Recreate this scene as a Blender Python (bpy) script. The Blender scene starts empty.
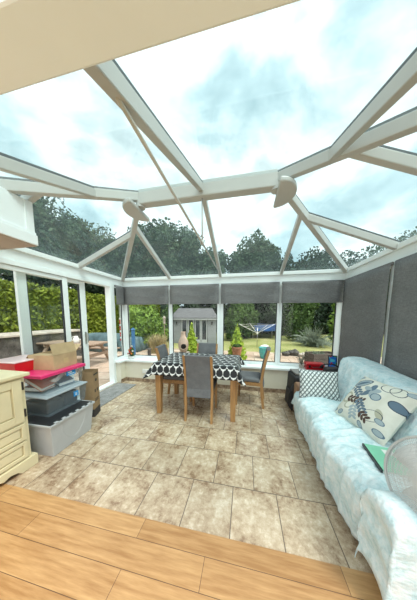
import bpy, bmesh, math, random
import numpy as np
from mathutils import Vector, Matrix, Euler
random.seed(7)
rng = np.random.default_rng(11)
sc = bpy.context.scene
COL = sc.collection
PI = math.pi

# ------------------------------------------------------------------ materials
def new_mat(name):
    m = bpy.data.materials.new(name); m.use_nodes = True
    nt = m.node_tree
    b = nt.nodes['Principled BSDF']
    return m, nt, b

def N(nt, t, **kw):
    n = nt.nodes.new(t)
    for k, v in kw.items():
        setattr(n, k, v)
    return n

def ramp(nt, fac, stops, interp='LINEAR'):
    r = N(nt, 'ShaderNodeValToRGB')
    r.color_ramp.interpolation = interp
    e = r.color_ramp.elements
    while len(e) < len(stops): e.new(0.5)
    for i, (p, c) in enumerate(stops):
        e[i].position = p; e[i].color = (c[0], c[1], c[2], 1)
    nt.links.new(fac, r.inputs[0])
    return r.outputs[0]

def coords(nt, kind='Object', scale=(1, 1, 1), rot=(0, 0, 0), loc=(0, 0, 0)):
    t = N(nt, 'ShaderNodeTexCoord'); mp = N(nt, 'ShaderNodeMapping')
    mp.inputs['Scale'].default_value = scale; mp.inputs['Rotation'].default_value = rot
    mp.inputs['Location'].default_value = loc
    nt.links.new(t.outputs[kind], mp.inputs[0])
    return mp.outputs[0]

def noise(nt, vec, scale, detail=4, rough=.55, out='Fac'):
    n = N(nt, 'ShaderNodeTexNoise')
    n.inputs['Scale'].default_value = scale; n.inputs['Detail'].default_value = detail
    n.inputs['Roughness'].default_value = rough
    nt.links.new(vec, n.inputs['Vector'])
    return n.outputs[out]

def bump(nt, b, h, strength=.3, dist=.01):
    n = N(nt, 'ShaderNodeBump'); n.inputs['Strength'].default_value = strength
    n.inputs['Distance'].default_value = dist
    nt.links.new(h, n.inputs['Height']); nt.links.new(n.outputs[0], b.inputs['Normal'])

def mixc(nt, fac, a, b, mode='MIX'):
    n = N(nt, 'ShaderNodeMix', data_type='RGBA', blend_type=mode)
    for s, v in ((n.inputs[0], fac), (n.inputs[6], a), (n.inputs[7], b)):
        if hasattr(v, 'is_linked'): nt.links.new(v, s)
        elif isinstance(v, (int, float)): s.default_value = v
        else: s.default_value = (v[0], v[1], v[2], 1)
    return n.outputs[2]

def mth(nt, op, a, b=None, c=None):
    n = N(nt, 'ShaderNodeMath', operation=op)
    for i, v in enumerate((a, b, c)):
        if v is None: continue
        if hasattr(v, 'is_linked'): nt.links.new(v, n.inputs[i])
        else: n.inputs[i].default_value = v
    return n.outputs[0]

def plain(name, c, rough=.5, var=.06, vs=6., metal=0., bs=0., spec=.5, stretch=(1, 1, 1)):
    m, nt, b = new_mat(name)
    v = coords(nt, 'Object', stretch)
    f = noise(nt, v, vs)
    lo = [max(0, x * (1 - var * 2)) for x in c]; hi = [min(1, x * (1 + var * 2)) for x in c]
    nt.links.new(ramp(nt, f, [(.3, lo), (.7, hi)]), b.inputs['Base Color'])
    b.inputs['Roughness'].default_value = rough; b.inputs['Metallic'].default_value = metal
    b.inputs['Specular IOR Level'].default_value = spec
    if bs: bump(nt, b, noise(nt, v, vs * 12, 3), bs, .004)
    return m

def leafmat(name, c1, c2, c3=None, scale=1.2):
    m, nt, b = new_mat(name)
    v = coords(nt, 'Object')
    f = mth(nt, 'ADD', mth(nt, 'MULTIPLY', noise(nt, v, scale, 3), .5), mth(nt, 'MULTIPLY', noise(nt, v, scale * 9, 2), .5))
    st = [(.36, c1), (.56, c2)] + ([(.68, c3)] if c3 else [])
    nt.links.new(ramp(nt, f, st), b.inputs['Base Color'])
    b.inputs['Roughness'].default_value = .6; b.inputs['Specular IOR Level'].default_value = .2
    return m

def woodmat(name, c1, c2, axis=2, scale=5., rough=.42):
    m, nt, b = new_mat(name)
    s = [9, 9, 9]; s[axis] = .9
    v = coords(nt, 'Object', s)
    f = noise(nt, v, scale, 5, .6)
    nt.links.new(ramp(nt, f, [(.32, c1), (.68, c2)]), b.inputs['Base Color'])
    b.inputs['Roughness'].default_value = rough
    bump(nt, b, f, .12, .003)
    return m

def fabric(name, c, var=.12, weave=260, rough=.9, bs=.25):
    m, nt, b = new_mat(name)
    v = coords(nt, 'Object')
    f1 = noise(nt, v, 9, 4); f2 = noise(nt, v, weave, 2)
    f = mth(nt, 'ADD', mth(nt, 'MULTIPLY', f1, .4), mth(nt, 'MULTIPLY', f2, .6))
    nt.links.new(ramp(nt, f, [(.35, [x * (1 - 2 * var) for x in c]), (.65, [min(1, x * (1 + 2 * var)) for x in c])]), b.inputs['Base Color'])
    b.inputs['Roughness'].default_value = rough; b.inputs['Specular IOR Level'].default_value = .15
    bump(nt, b, f2, bs, .002)
    return m

def glass(name, tint=(.93, .97, .97), refl=1.0, haze=0.):
    m = bpy.data.materials.new(name); m.use_nodes = True; nt = m.node_tree
    nt.nodes.remove(nt.nodes['Principled BSDF'])
    out = nt.nodes['Material Output']
    t = N(nt, 'ShaderNodeBsdfTransparent'); t.inputs[0].default_value = (*tint, 1)
    g = N(nt, 'ShaderNodeBsdfGlossy'); g.inputs['Roughness'].default_value = .02
    fr = N(nt, 'ShaderNodeFresnel'); ge = N(nt, 'ShaderNodeNewGeometry')
    nt.links.new(mth(nt, 'MULTIPLY_ADD', ge.outputs['Backfacing'], 1 / 1.35 - 1.35, 1.35), fr.inputs[0])
    mx = N(nt, 'ShaderNodeMixShader')
    nt.links.new(mth(nt, 'MULTIPLY', fr.outputs[0], refl), mx.inputs[0])
    nt.links.new(t.outputs[0], mx.inputs[1]); nt.links.new(g.outputs[0], mx.inputs[2])
    last = mx.outputs[0]
    if haze:   # haze over the view, put in as a patchy translucent tint
        tr_ = N(nt, 'ShaderNodeBsdfTranslucent'); tr_.inputs[0].default_value = (.50, .62, .62, 1)
        m2_ = N(nt, 'ShaderNodeMixShader')
        f_ = noise(nt, coords(nt, 'Object', (1, 1, 1)), 2.2, 5)
        nt.links.new(mth(nt, 'MULTIPLY', f_, haze * 2), m2_.inputs[0])
        nt.links.new(last, m2_.inputs[1]); nt.links.new(tr_.outputs[0], m2_.inputs[2]); last = m2_.outputs[0]
    nt.links.new(last, out.inputs[0])
    return m

def clearplastic(name, c, opacity, rough=.25):
    m, nt, b = new_mat(name)
    out = nt.nodes['Material Output']
    v = coords(nt, 'Object')
    f = noise(nt, v, 7, 3)
    nt.links.new(ramp(nt, f, [(.3, [x * .92 for x in c]), (.7, c)]), b.inputs['Base Color'])
    b.inputs['Roughness'].default_value = rough
    t = N(nt, 'ShaderNodeBsdfTransparent'); t.inputs[0].default_value = (.95, .97, .98, 1)
    mx = N(nt, 'ShaderNodeMixShader'); mx.inputs[0].default_value = opacity
    nt.links.new(t.outputs[0], mx.inputs[1]); nt.links.new(b.outputs[0], mx.inputs[2])
    nt.links.new(mx.outputs[0], out.inputs[0])
    return m

M = {}
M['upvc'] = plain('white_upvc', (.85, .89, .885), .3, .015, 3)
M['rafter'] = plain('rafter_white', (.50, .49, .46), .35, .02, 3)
M['wall'] = plain('cream_plaster', (.72, .68, .56), .75, .03, 4, bs=.05)
M['bulk'] = plain('white_board', (.82, .85, .85), .45, .015, 3)
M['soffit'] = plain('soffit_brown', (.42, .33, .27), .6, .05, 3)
M['gasket'] = plain('black_gasket', (.02, .022, .025), .5)
M['black'] = plain('black_nylon', (.018, .018, .02), .6, .2, 20, bs=.2)
M['blackp'] = plain('black_plastic', (.02, .02, .022), .35)
M['white'] = plain('white_plastic', (.8, .8, .78), .35, .02)
M['steel'] = plain('brushed_steel', (.5, .5, .5), .3, .05, 20, metal=1)
M['darkmetal'] = plain('dark_iron', (.06, .05, .045), .45, .1, metal=.6)
M['glass'] = glass('window_glass', (.96, .98, .975), .6)
M['roofglass'] = glass('tinted_roof_glass', (.86, .95, .958), .6, .034)
M['oak'] = woodmat('oak', (.27, .135, .048), (.43, .235, .09))
M['oakx'] = woodmat('oak_crosswise', (.27, .135, .048), (.43, .235, .09), 0)
M['slate'] = fabric('slate_upholstery', (.15, .152, .158), .14)
M['blind'] = None
M['leather'] = plain('tan_leather', (.30, .16, .085), .45, .12, 8, bs=.1)
M['cabinet'] = plain('cream_paint', (.70, .62, .40), .45, .04, 5)
M['tub'] = clearplastic('frosted_plastic', (.56, .57, .58), .86, .35)
M['clear'] = clearplastic('clear_plastic', (.62, .66, .67), .07, .15)
M['smoke'] = clearplastic('smoky_plastic', (.34, .39, .42), .16, .15)
M['pink'] = plain('pink_plastic', (.72, .035, .17), .3, .04)
M['greylid'] = plain('grey_lid', (.36, .41, .44), .35, .03)
M['red'] = plain('red_plastic', (.62, .012, .02), .32, .05)
M['carton'] = plain('cardboard', (.47, .34, .19), .8, .07, 7, bs=.05)
M['cartondark'] = plain('cardboard_dark', (.30, .20, .105), .8, .08, 7)
M['ink'] = plain('printed_ink', (.035, .03, .03), .8)
M['sticker'] = plain('blue_sticker', (.02, .27, .62), .4, .05)
M['paperw'] = plain('white_paper', (.80, .80, .76), .7, .03)
M['mat'] = fabric('grey_doormat', (.27, .265, .26), .2, 120, .95, .5)
M['grass'] = None
M['teal'] = plain('teal_glaze', (.06, .36, .36), .4, .08)
M['terra'] = plain('terracotta', (.42, .19, .11), .7, .12, 9)
M['clay'] = plain('pale_clay', (.62, .47, .38), .75, .1, 9)
M['mouth_shade'] = plain('mouth_shade', (.012, .01, .01), .9)  # near black, stands for the shade inside the chiminea
M['stone'] = plain('pale_stone', (.50, .45, .39), .8, .16, 5, bs=.3)
M['darkstone'] = plain('dark_stone', (.085, .08, .072), .85, .3, 6, bs=.4)
M['bark'] = plain('bark', (.10, .075, .055), .9, .25, 6, bs=.5)
M['weathered'] = woodmat('weathered_wood', (.24, .17, .12), (.42, .32, .24), 0, 4, .8)
M['sleeper'] = woodmat('dark_sleeper_wood', (.055, .045, .038), (.13, .11, .095), 0, 4, .85)
M['shedgrey'] = plain('grey_painted_boards', (.25, .27, .29), .7, .06, 4, stretch=(1, 1, 9))
M['shedroof'] = plain('grey_felt_roof', (.125, .13, .135), .85, .1, 6, bs=.3)
M['shedtrim'] = plain('pale_grey_trim', (.40, .43, .45), .6, .04)
M['darkglass'] = plain('dark_reflecting_glass', (.025, .035, .04), .08, .05)
M['tarp'] = plain('slate_blue_cover', (.10, .17, .19), .6, .15, 5, bs=.2)
M['blue'] = plain('blue_vinyl', (.02, .10, .33), .45, .1)
M['bluepost'] = plain('blue_paint', (.05, .17, .36), .5, .1)
M['net'] = clearplastic('black_net', (.02, .03, .04), .35, .8)

def floor_mat():
    m, nt, b = new_mat('travertine_tiles')
    t = N(nt, 'ShaderNodeTexCoord')
    mp = N(nt, 'ShaderNodeMapping'); mp.inputs['Location'].default_value = (.066 + .336 * 20, -1.35 + .362 * 20, 0)
    nt.links.new(t.outputs['Object'], mp.inputs[0])
    br = N(nt, 'ShaderNodeTexBrick'); br.offset = .5; br.offset_frequency = 2; br.squash = 1
    br.inputs['Scale'].default_value = 1; br.inputs['Brick Width'].default_value = .336
    br.inputs['Row Height'].default_value = .362; br.inputs['Mortar Size'].default_value = .0035
    br.inputs['Mortar Smooth'].default_value = .2; br.inputs['Bias'].default_value = 0
    br.inputs['Color1'].default_value = (0, 0, 0, 1); br.inputs['Color2'].default_value = (1, 1, 1, 1)
    br.inputs['Mortar'].default_value = (.5, .5, .5, 1)
    nt.links.new(mp.outputs[0], br.inputs['Vector'])
    # each tile slides the stone pattern by its own random amount
    off = N(nt, 'ShaderNodeVectorMath', operation='MULTIPLY_ADD')
    nt.links.new(br.outputs['Color'], off.inputs[0]); off.inputs[1].default_value = (7, 11, 3)
    nt.links.new(t.outputs['Object'], off.inputs[2])
    n1 = noise(nt, off.outputs[0], 4.2, 10, .74)
    n2 = noise(nt, off.outputs[0], 26, 6, .7)
    f = mth(nt, 'ADD', mth(nt, 'MULTIPLY', n1, .62), mth(nt, 'MULTIPLY', n2, .38))
    c = ramp(nt, f, [(.33, (.13, .075, .042)), (.42, (.28, .18, .11)), (.475, (.42, .31, .205)), (.54, (.53, .415, .29)), (.64, (.68, .59, .46))])
    hsv = N(nt, 'ShaderNodeHueSaturation'); nt.links.new(c, hsv.inputs['Color'])
    nt.links.new(mth(nt, 'MULTIPLY_ADD', br.outputs['Color'], .22, .86), hsv.inputs['Value'])
    c2 = mixc(nt, br.outputs['Fac'], hsv.outputs[0], (.15, .11, .08))
    nt.links.new(c2, b.inputs['Base Color'])
    nt.links.new(mth(nt, 'MULTIPLY_ADD', n2, .22, .14), b.inputs['Roughness'])
    b.inputs['Specular IOR Level'].default_value = .6
    h = mth(nt, 'SUBTRACT', mth(nt, 'MULTIPLY', f, .25), br.outputs['Fac'])
    bump(nt, b, h, .35, .004)
    return m
M['floor'] = floor_mat()

def plank_mat():
    m, nt, b = new_mat('oak_planks')
    v = coords(nt, 'Object', (1, 1, 1), (0, 0, 0), (5, 5, 0))
    br = N(nt, 'ShaderNodeTexBrick'); br.offset = .37
    br.inputs['Scale'].default_value = 1; br.inputs['Brick Width'].default_value = 1.2
    br.inputs['Row Height'].default_value = .14; br.inputs['Mortar Size'].default_value = .0015
    br.inputs['Color1'].default_value = (0, 0, 0, 1); br.inputs['Color2'].default_value = (1, 1, 1, 1)
    nt.links.new(v, br.inputs['Vector'])
    v2 = coords(nt, 'Object', (1.2, 14, 14))
    g = noise(nt, v2, 4, 6, .6)
    f = mth(nt, 'ADD', mth(nt, 'MULTIPLY', g, .75), mth(nt, 'MULTIPLY', br.outputs['Color'], .2))
    c = ramp(nt, f, [(.3, (.34, .17, .06)), (.7, (.60, .36, .16))])
    nt.links.new(mixc(nt, br.outputs['Fac'], c, (.12, .06, .03)), b.inputs['Base Color'])
    b.inputs['Roughness'].default_value = .35
    return m
M['planks'] = plank_mat()

def skirting_mat():
    m, nt, b = new_mat('stone_skirting_tiles')
    v = coords(nt, 'Object')
    br = N(nt, 'ShaderNodeTexBrick'); br.offset = 0
    br.inputs['Scale'].default_value = 1; br.inputs['Brick Width'].default_value = .336
    br.inputs['Row Height'].default_value = 5; br.inputs['Mortar Size'].default_value = .003
    nt.links.new(v, br.inputs['Vector'])
    f = noise(nt, v, 14, 6, .65)
    c = ramp(nt, f, [(.35, (.16, .10, .06)), (.5, (.30, .21, .14)), (.66, (.44, .34, .25))])
    nt.links.new(mixc(nt, br.outputs['Fac'], c, (.12, .09, .07)), b.inputs['Base Color'])
    b.inputs['Roughness'].default_value = .4
    return m
M['skirt'] = skirting_mat()

def blind_mat():
    m, nt, b = new_mat('grey_blind_weave')
    f1 = noise(nt, coords(nt, 'Object', (90, 90, 7)), 4, 3)
    f2 = noise(nt, coords(nt, 'Object', (7, 7, 90)), 4, 3)
    f3 = noise(nt, coords(nt, 'Object', (1, 1, 2.5)), 1.6, 2)
    f = mth(nt, 'ADD', mth(nt, 'ADD', mth(nt, 'MULTIPLY', f1, .4), mth(nt, 'MULTIPLY', f2, .4)), mth(nt, 'MULTIPLY', f3, .2))
    nt.links.new(ramp(nt, f, [(.38, (.12, .119, .12)), (.62, (.25, .247, .245))]), b.inputs['Base Color'])
    b.inputs['Roughness'].default_value = .85; b.inputs['Specular IOR Level'].default_value = .2
    return m
M['blind'] = blind_mat()

def lawn_mat():
    m, nt, b = new_mat('lawn_grass')
    v = coords(nt, 'Object')
    f = mth(nt, 'ADD', mth(nt, 'MULTIPLY', noise(nt, v, .45, 4), .6), mth(nt, 'MULTIPLY', noise(nt, v, 14, 4, .7), .4))
    nt.links.new(ramp(nt, f, [(.36, (.19, .23, .07)), (.5, (.34, .36, .14)), (.63, (.50, .47, .23))]), b.inputs['Base Color'])
    b.inputs['Roughness'].default_value = .9; b.inputs['Specular IOR Level'].default_value = .1
    bump(nt, b, noise(nt, v, 60, 3), .8, .03)
    return m
M['grass'] = lawn_mat()

def paving_mat():
    m, nt, b = new_mat('patio_slabs')
    v = coords(nt, 'Object')
    br = N(nt, 'ShaderNodeTexBrick'); br.offset = .4
    br.inputs['Scale'].default_value = 1; br.inputs['Brick Width'].default_value = .6
    br.inputs['Row Height'].default_value = .45; br.inputs['Mortar Size'].default_value = .012
    br.inputs['Color1'].default_value = (0, 0, 0, 1); br.inputs['Color2'].default_value = (1, 1, 1, 1)
    nt.links.new(v, br.inputs['Vector'])
    f = mth(nt, 'ADD', mth(nt, 'MULTIPLY', noise(nt, v, 5, 5, .65), .65), mth(nt, 'MULTIPLY', br.outputs['Color'], .3))
    c = ramp(nt, f, [(.3, (.40, .29, .21)), (.5, (.55, .43, .33)), (.72, (.66, .58, .47))])
    nt.links.new(mixc(nt, br.outputs['Fac'], c, (.24, .19, .14)), b.inputs['Base Color'])
    b.inputs['Roughness'].default_value = .8
    return m
M['paving'] = paving_mat()

def cloth_mat():
    # white cloth printed with rows of black apple shapes on stalks
    m, nt, b = new_mat('apple_print_cloth')
    uv = N(nt, 'ShaderNodeUVMap'); sep = N(nt, 'ShaderNodeSeparateXYZ')
    nt.links.new(uv.outputs[0], sep.inputs[0])
    X, Y = sep.outputs[0], sep.outputs[1]
    def layer(px, py, ox, oy, rx, ry):
        row = mth(nt, 'FLOOR', mth(nt, 'DIVIDE', mth(nt, 'ADD', Y, oy), py))
        sx = mth(nt, 'ADD', X, mth(nt, 'MULTIPLY', row, px * .47))
        a = mth(nt, 'MULTIPLY', mth(nt, 'SUBTRACT', mth(nt, 'FRACT', mth(nt, 'DIVIDE', mth(nt, 'ADD', sx, ox), px)), .5), px / rx)
        c = mth(nt, 'MULTIPLY', mth(nt, 'SUBTRACT', mth(nt, 'FRACT', mth(nt, 'DIVIDE', mth(nt, 'ADD', Y, oy), py)), .5), py / ry)
        nrm = mth(nt, 'ADD', mth(nt, 'POWER', mth(nt, 'ABSOLUTE', a), 2.4), mth(nt, 'POWER', mth(nt, 'ABSOLUTE', c), 2.4))
        body = mth(nt, 'LESS_THAN', nrm, 1.)
        dip = mth(nt, 'ADD', mth(nt, 'MULTIPLY', a, a), mth(nt, 'POWER', mth(nt, 'SUBTRACT', c, 1.12), 2.))
        body = mth(nt, 'MULTIPLY', body, mth(nt, 'GREATER_THAN', dip, .12))
        stalk = mth(nt, 'MULTIPLY', mth(nt, 'LESS_THAN', mth(nt, 'ABSOLUTE', a), .14), mth(nt, 'GREATER_THAN', c, .7))
        return mth(nt, 'MAXIMUM', body, stalk)
    f = mth(nt, 'MAXIMUM', layer(.092, .104, 0, 0, .0425, .0475), layer(.092, .104, .046, .052, .015, .016))
    w = noise(nt, coords(nt, 'Object'), 30, 3)
    white = ramp(nt, w, [(.3, (.66, .67, .66)), (.7, (.78, .79, .78))])
    nt.links.new(mixc(nt, f, white, (.014, .016, .018)), b.inputs['Base Color'])
    b.inputs['Roughness'].default_value = .42; b.inputs['Specular IOR Level'].default_value = .35
    return m
M['cloth'] = cloth_mat()

def throw_mat():
    m, nt, b = new_mat('pale_aqua_throw')
    v = coords(nt, 'Object')
    f1 = noise(nt, v, 9, 6, .72); f2 = noise(nt, v, 34, 4, .7)
    f = mth(nt, 'ADD', mth(nt, 'MULTIPLY', f1, .6), mth(nt, 'MULTIPLY', f2, .4))
    nt.links.new(ramp(nt, f, [(.37, (.46, .65, .69)), (.46, (.62, .77, .80)), (.55, (.74, .84, .86)), (.65, (.85, .90, .90))]), b.inputs['Base Color'])
    b.inputs['Roughness'].default_value = .8; b.inputs['Specular IOR Level'].default_value = .2
    bump(nt, b, mth(nt, 'ADD', mth(nt, 'MULTIPLY', f1, .6), mth(nt, 'MULTIPLY', noise(nt, coords(nt, 'Object', (2.2, 7, 5), (0, 0, .5)), 2.6, 3), 2.2)), .4, .03)
    return m
M['throw'] = throw_mat()

def rhombus_mat():
    m, nt, b = new_mat('rhombus_print')
    uv = N(nt, 'ShaderNodeUVMap'); sep = N(nt, 'ShaderNodeSeparateXYZ')
    nt.links.new(uv.outputs[0], sep.inputs[0])
    u = mth(nt, 'MULTIPLY', sep.outputs[0], 9.5); v = mth(nt, 'MULTIPLY', sep.outputs[1], 5.6)
    a = mth(nt, 'FRACT', mth(nt, 'ADD', u, v)); c = mth(nt, 'FRACT', mth(nt, 'SUBTRACT', u, v))
    g = mth(nt, 'MULTIPLY', mth(nt, 'GREATER_THAN', a, .36), mth(nt, 'GREATER_THAN', c, .36))
    d = mth(nt, 'MULTIPLY', mth(nt, 'LESS_THAN', a, .36), mth(nt, 'GREATER_THAN', c, .36))
    col = mixc(nt, g, (.13, .155, .16), (.76, .80, .78))
    col = mixc(nt, d, col, (.33, .37, .37))
    nt.links.new(col, b.inputs['Base Color'])
    b.inputs['Roughness'].default_value = .9; b.inputs['Specular IOR Level'].default_value = .15
    return m
M['rhombus'] = rhombus_mat()

def floral_mat():
    m, nt, b = new_mat('floral_print')
    uv = N(nt, 'ShaderNodeUVMap')
    base = ramp(nt, noise(nt, coords(nt, 'Object'), 12, 3), [(.3, (.66, .65, .56)), (.7, (.76, .75, .67))])
    def ell(cx, cy, rx, ry, deg):
        mp = N(nt, 'ShaderNodeMapping', vector_type='TEXTURE')
        mp.inputs['Location'].default_value = (cx, cy, 0); mp.inputs['Rotation'].default_value = (0, 0, math.radians(deg))
        mp.inputs['Scale'].default_value = (rx, ry, 1)
        nt.links.new(uv.outputs[0], mp.inputs[0])
        ln = N(nt, 'ShaderNodeVectorMath', operation='LENGTH'); nt.links.new(mp.outputs[0], ln.inputs[0])
        return ln.outputs['Value'], mp.outputs[0]
    col = base
    blue, pale, dark, brown, sage = (.13, .19, .25), (.36, .43, .46), (.05, .07, .10), (.10, .065, .055), (.45, .44, .34)
    def put(cx, cy, rx, ry, deg, c, ring=None):
        nonlocal col
        l, _ = ell(cx, cy, rx, ry, deg)
        f = mth(nt, 'LESS_THAN', l, 1.)
        if ring: f = mth(nt, 'MULTIPLY', f, mth(nt, 'GREATER_THAN', l, ring))
        col = mixc(nt, f, col, c)
    # big leaf shapes, outlines, a five lobed flower, two leaf sprays
    put(.22, .80, .17, .085, 38, pale); put(.22, .80, .17, .085, 38, dark, .88); put(.22, .80, .12, .03, 38, blue)
    for k in range(5):
        a = 72 * k + 20
        put(.47 + .075 * math.cos(math.radians(a)), .70 + .075 * math.sin(math.radians(a)), .075, .045, a, blue if k % 2 else pale)
    put(.60, .62, .085, .07, 0, pale); put(.60, .62, .085, .07, 0, blue, .8)
    put(.66, .88, .13, .10, 10, dark, .9); put(.78, .86, .12, .09, -15, dark, .9)
    put(.90, .62, .12, .075, -12, blue); put(.90, .62, .12, .075, -12, dark, .86)
    put(.16, .42, .10, .13, 20, sage, .7); put(.30, .30, .07, .10, -30, sage, .72)
    put(.80, .38, .09, .05, -50, sage); put(.72, .30, .16, .10, 20, dark, .93)
    for (ox, oy, ang, c, n) in ((.30, .58, -35, blue, 4), (.38, .44, 10, brown, 5), (.52, .34, -40, blue, 5), (.66, .22, -20, brown, 3), (.44, .18, -70, pale, 4)):
        ca, sa = math.cos(math.radians(ang)), math.sin(math.radians(ang))
        for k in range(n):
            t = .062 * (k - n / 2)
            for s in (-1, 1):
                put(ox + t * ca - s * .036 * sa, oy + t * sa + s * .036 * ca, .048, .023, ang + s * 48, c)
    for (x, y, r_) in ((.05, .1, .06), (.2, .1, .07), (.62, .07, .07), (.9, .12, .08), (.93, .9, .07), (.06, .92, .06), (.86, .28, .07), (.08, .62, .06)):
        put(x, y, r_, r_ * .6, x * 200, pale); put(x, y, r_, r_ * .6, x * 200, blue, .8)
    nt.links.new(col, b.inputs['Base Color'])
    b.inputs['Roughness'].default_value = .9; b.inputs['Specular IOR Level'].default_value = .15
    return m
M['floral'] = floral_mat()

def picture_mat():
    m, nt, b = new_mat('coloured_card')
    v = coords(nt, 'Object', (1, 1, 1), (0, 0, 0), (2, 0, 0))
    vo = N(nt, 'ShaderNodeTexVoronoi'); vo.inputs['Scale'].default_value = 15
    nt.links.new(v, vo.inputs['Vector'])
    s = N(nt, 'ShaderNodeSeparateColor'); nt.links.new(vo.outputs['Color'], s.inputs[0])
    c = ramp(nt, s.outputs[0], [(0, (.02, .18, .65)), (.35, (.05, .4, .12)), (.6, (.6, .03, .06)), (.8, (.1, .55, .7))], 'CONSTANT')
    nt.links.new(c, b.inputs['Base Color']); b.inputs['Roughness'].default_value = .3
    return m
M['picture'] = picture_mat()

L_dark = leafmat('dark_conifer_leaves', (.010, .022, .012), (.028, .055, .026), (.05, .085, .035))
L_mid = leafmat('mid_green_leaves', (.035, .075, .022), (.085, .15, .04), (.15, .22, .065))
L_oak = leafmat('grey_green_leaves', (.030, .052, .028), (.072, .108, .055), (.125, .16, .085))
L_light = leafmat('bright_green_leaves', (.09, .17, .03), (.20, .32, .055), (.34, .45, .10))
L_gold = leafmat('golden_conifer', (.22, .34, .035), (.42, .56, .07), (.60, .68, .13), 3)
L_hedge = leafmat('hedge_leaves', (.085, .13, .016), (.21, .27, .03), (.40, .43, .06), .8)
L_grey = leafmat('silvery_leaves', (.09, .12, .085), (.20, .245, .18), (.34, .38, .30), 3)
L_straw = leafmat('straw_grass', (.30, .25, .12), (.48, .40, .22), (.62, .55, .34), 3)

# ------------------------------------------------------------------ object helpers
def tag(o, label=None, cat=None, group=None, kind=None):
    if label: o['label'] = label
    if cat: o['category'] = cat
    if group: o['group'] = group
    if kind: o['kind'] = kind
    return o

def empty(name, loc=(0, 0, 0), rz=0, label=None, cat=None, group=None, kind=None):
    o = bpy.data.objects.new(name, None); COL.objects.link(o)
    o.empty_display_size = .05
    o.location = loc; o.rotation_euler = (0, 0, rz)
    return tag(o, label, cat, group, kind)

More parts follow.
